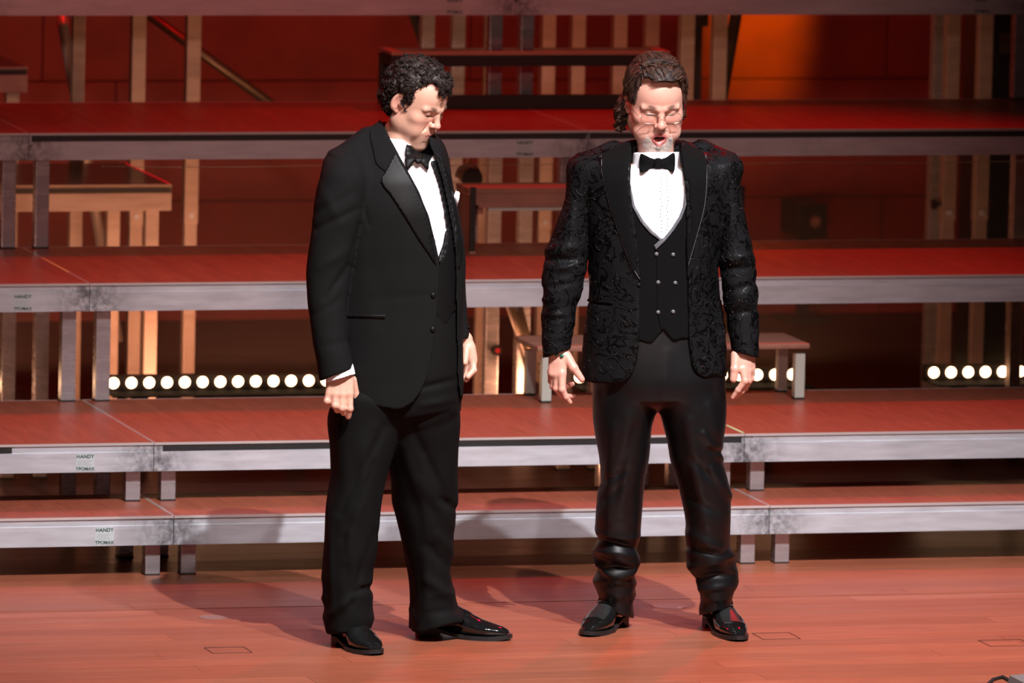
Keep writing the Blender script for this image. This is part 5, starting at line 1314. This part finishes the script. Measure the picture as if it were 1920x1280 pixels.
def lock(i, st={}):
    # loose curled ends at the nape
    if i % 10 == 0:
        sd = 1 if rr.rand() < .65 else -1; st['b'] = XH((sd*rr.uniform(7.8, 10.2 if sd > 0 else 9.0), rr.uniform(-5.5, -1.8), rr.uniform(-9.5, -3) if sd > 0 else rr.uniform(-6, -1))); st['s'] = sd; st['r'] = rr.uniform(.006, .012); st['ph'] = rr.uniform(0, 6)
    s = np.linspace(0, 1, 11)[:, None]; th = st['ph']+s*4.6; e = R[:, 0]*st['s']; u_ = R[:, 2]
    return st['b']+rr.normal(size=3)*.0014-u_*s*.012+(e*np.sin(th)+u_*np.cos(th)*.8+R[:, 1]*np.cos(th)*.5)*st['r']*(.4+.6*s)
v, f = strands(None, lock, 1600, 11, .0009, .0004); fast_mesh('nape_curls', v, f, M['hair_b'], hairB)
# goatee hairs
bodyV = np.empty(len(bodyB.data.vertices)*3); bodyB.data.vertices.foreach_get('co', bodyV); bodyV = bodyV.reshape(-1, 3); Hb = head_coords(bodyV, hc, R, sc)
stv = np.empty(len(bodyV)); bodyB.data.attributes['stubble'].data.foreach_get('value', stv); nb = np.empty(len(bodyV)*3); bodyB.data.vertices.foreach_get('normal', nb); nb = nb.reshape(-1, 3)
cand = np.nonzero(stv > .27)[0]
def whisk(i):
    k = cand[rr.randint(len(cand))]; n_ = nb[k]; d = n_*.7-R[:, 2]*.9+rr.normal(size=3)*.35; d /= np.linalg.norm(d); s = np.linspace(0, 1, 4)[:, None]
    return bodyV[k]-n_*.0005+d*s*rr.uniform(.003, .006)+rr.normal(size=3)*.0006
v, f = strands(None, whisk, 2600, 4, .00030, .0002); bd = fast_mesh('beard', v, f, M['hair_g'], bodyB)
# spectacles
gl = empty('spectacles', (0, 0, 0), None, None); gl.parent = bodyB
for k_ in list(gl.keys()): del gl[k_]
for s in (-1, 1):
    ring = []; 
    for i in range(33):
        t = 2*PI*i/32; cx_, cz = math.cos(t), math.sin(t); ex = 2.45*math.copysign(abs(cx_)**.75, cx_); ez = 1.55*math.copysign(abs(cz)**.8, cz)
        ring.append(XH((s*3.45+ex, 10.0-.10*(s*ex+2.4)-.0, -.75+ez)))
    v, f = tube(ring, .0009, 6); mesh_obj('rim', v, f, M['gold'], gl, True)
    n_ = len(ring)-1; cc = sum(ring[:-1])/n_; v = [p for p in ring[:-1]]+[cc+R[:, 1]*.0008]; f = [(i, (i+1) % n_, n_) for i in range(n_)]
    mesh_obj('lens', v, f, M['lens'], gl, True)
    v, f = tube([XH((s*5.9, 9.6, -.3)), XH((s*6.8, 8.3, -.1)), XH((s*7.9, 4.0, .1)), XH((s*8.35, .2, .2)), XH((s*8.3, -2.0, -.6))], .0008, 6); mesh_obj('temple_arm', v, f, M['gold'], gl, True)
v, f = tube([XH((-1.1, 10.2, -.3)), XH((-.5, 10.6, .05)), XH((.5, 10.6, .05)), XH((1.1, 10.2, -.3))], .0007, 6); mesh_obj('bridge', v, f, M['gold'], gl, True)
# jacket trims
SJ = [sj]; SS = [ss]; SV = [sv]
fit_patch(mn, SJ, smooth_poly([(1180, 266), (1158, 276), (1129, 290), (1129, 320), (1136, 356), (1148, 400), (1162, 440), (1178, 485), (1190, 508), (1200, 523), (1201, 510), (1197, 471), (1192, 424), (1187, 391), (1183, 350), (1183, 300)], 4), .001, .0045, 'lapel', M['velvet'], jk)
fit_patch(mn, SJ, smooth_poly([(1278, 264), (1298, 274), (1322, 290), (1325, 330), (1321, 384), (1308, 436), (1294, 484), (1290, 498), (1288, 470), (1287, 424), (1285, 370), (1282, 320)], 4), .001, .0045, 'lapel', M['velvet'], jk)
M['piping'] = m_cloth('grey_satin_piping', (.10, .10, .115), .35, .2, 300, .02, .5)
surf_line(mn, SJ, smooth_poly([(1128, 292), (1129, 320), (1136, 356), (1148, 400), (1162, 440), (1178, 485), (1190, 508), (1200, 524)], 4, False), .0014, .004, 'piping', M['piping'], jk)
surf_line(mn, SJ, smooth_poly([(1323, 290), (1325, 330), (1321, 384), (1308, 436), (1294, 484), (1290, 498)], 4, False), .0014, .004, 'piping', M['piping'], jk)
fit_patch(mn, SJ, [(1101, 560), (1150, 566), (1150, 571), (1101, 565)], .0005, .0028, 'pocket_welt', M['velvet'], jk)
button(mn, SJ, 1198, 534, .006, 'button', M['satin'], jk, .004)
for q in ((1231, 476), (1262, 477), (1234, 529), (1266, 530), (1234, 585), (1262, 584)): button(mn, SV, *q, .0062, 'button', M['piping'], vest, .0035)
fit_patch(mn, SV+SS, [(1183, 352), (1190, 386), (1205, 413), (1222, 433), (1242, 450), (1228, 464), (1226, 460), (1237, 450), (1219, 437), (1201, 416), (1186, 388), (1181, 356)][::-1], .002, .003, 'v_binding', M['piping'], vest, 2.2)
fit_patch(mn, SV+SS, [(1284, 352), (1282, 383), (1273, 406), (1259, 428), (1242, 449), (1228, 464), (1230, 468), (1246, 453), (1263, 432), (1278, 409), (1287, 384), (1288, 352)], .003, .003, 'v_binding', M['piping'], vest, 2.2)
fit_patch(mn, SV, [(1231, 462), (1233, 462), (1235, 585), (1243, 618), (1240, 619), (1233, 588)], .0005, .002, 'overlap_edge', M['velvet'], vest)
surf_line(mn, SS, [(1232, 322), (1233, 380), (1234, 440)], .0008, .0004, 'placket_edge', M['shirt'], sh)
vs_, fs_ = [], []; mb = MB()
for i in range(34):
    px = 1243+(8 if i % 2 else -3)+rr.uniform(-2, 2); py = 325+i*3.4; h_, n_ = ss.hit(px, py)
    if h_ is not None: mb.sph(h_+np.array((0, -.0008, 0)), .0014, 6)
o = mb.build('shirt_studs', M['black_gloss'], sh); o['kind'] = 'stuff'
mb = MB(); n_s = 0
for i in range(400):
    px = rr.uniform(1020, 1420); py = rr.uniform(290, 700)
    if 1180 < px < 1292 or n_s > 85: continue
    h_, n_ = sj.hit(px, py)
    if h_ is not None: mb.sph(h_+n_*.0006, .0018, 6); n_s += 1
o = mb.build('sequins', M['sparkle'], jk); o['kind'] = 'stuff'
# raised scroll embroidery on the jacket
M['scroll'] = m_cloth('raised_black_scroll', (.008, .0078, .009), .5, .0, 500, .05, .2); vs_, fs_ = [], []
for i in range(95):
    px = rr.uniform(1024, 1415); py = rr.uniform(292, 700)
    if 1125 < px < 1328 and py < 500 and abs(px-1228) < 98-(py-290)*.2: continue
    if 1186 < px < 1296: continue
    r0 = rr.uniform(9, 19); a0 = rr.uniform(0, 6.28); sg = rr.choice([-1, 1]); path = []
    for t in np.linspace(0, 1, 16):
        rad = r0*(1-t*.8); an = a0+sg*t*5.2; q = (px+rad*math.cos(an), py+rad*math.sin(an)*1.15); h_, n_ = sj.hit(*q)
        if h_ is None or (path and abs(h_[1]-path[-1][1]) > .02): break
        path.append(h_+n_*.0003)
    if len(path) > 4:
        v, f = tube(path, .0017, 5, .0008); b0 = len(vs_); vs_ += list(v); fs_ += [tuple(q+b0 for q in g_) for g_ in f]
o = mesh_obj('scroll_embroidery', vs_, fs_, M['scroll'], jk, True); o['kind'] = 'stuff'
bt = empty('bow_tie', (0, 0, 0), None, None); bt.parent = bodyB
for k_ in list(bt.keys()): del bt[k_]
fit_patch(mn, SS, smooth_poly([(1201, 289), (1208, 290), (1220, 296), (1231, 300), (1231, 312), (1220, 316), (1207, 322), (1200, 321), (1198, 305)], 3), .014, .006, 'bow_wing', M['velvet'], bt, 2.2, .008)
fit_patch(mn, SS, smooth_poly([(1237, 300), (1249, 295), (1259, 288), (1265, 288), (1266, 305), (1264, 321), (1257, 321), (1247, 316), (1237, 312)], 3), .014, .006, 'bow_wing', M['velvet'], bt, 2.2, .008)
fit_patch(mn, SS, smooth_poly([(1228, 298), (1234, 296), (1240, 298), (1241, 306), (1240, 315), (1234, 316), (1228, 315), (1227, 306)], 3), .024, .006, 'bow_knot', M['velvet'], bt, 2., .005)
br = empty('bracelet', (0, 0, 0), None, None); br.parent = bodyB
for k_ in list(br.keys()): del br[k_]
c = mn.P(1046, 660, -.064); me0 = None
for i in range(15):
    t = 2*PI*i/15; p = c+np.array((.039*math.cos(t), .034*math.sin(t), -.011*math.cos(t)-.004))
    if me0 is None: o = MB().sph((0, 0, 0), .0062, 12).build('bead', M['bead'], br, True); me0 = o.data
    else: o = bpy.data.objects.new('bead', me0); COL.objects.link(o); o.parent = br
    o.location = p
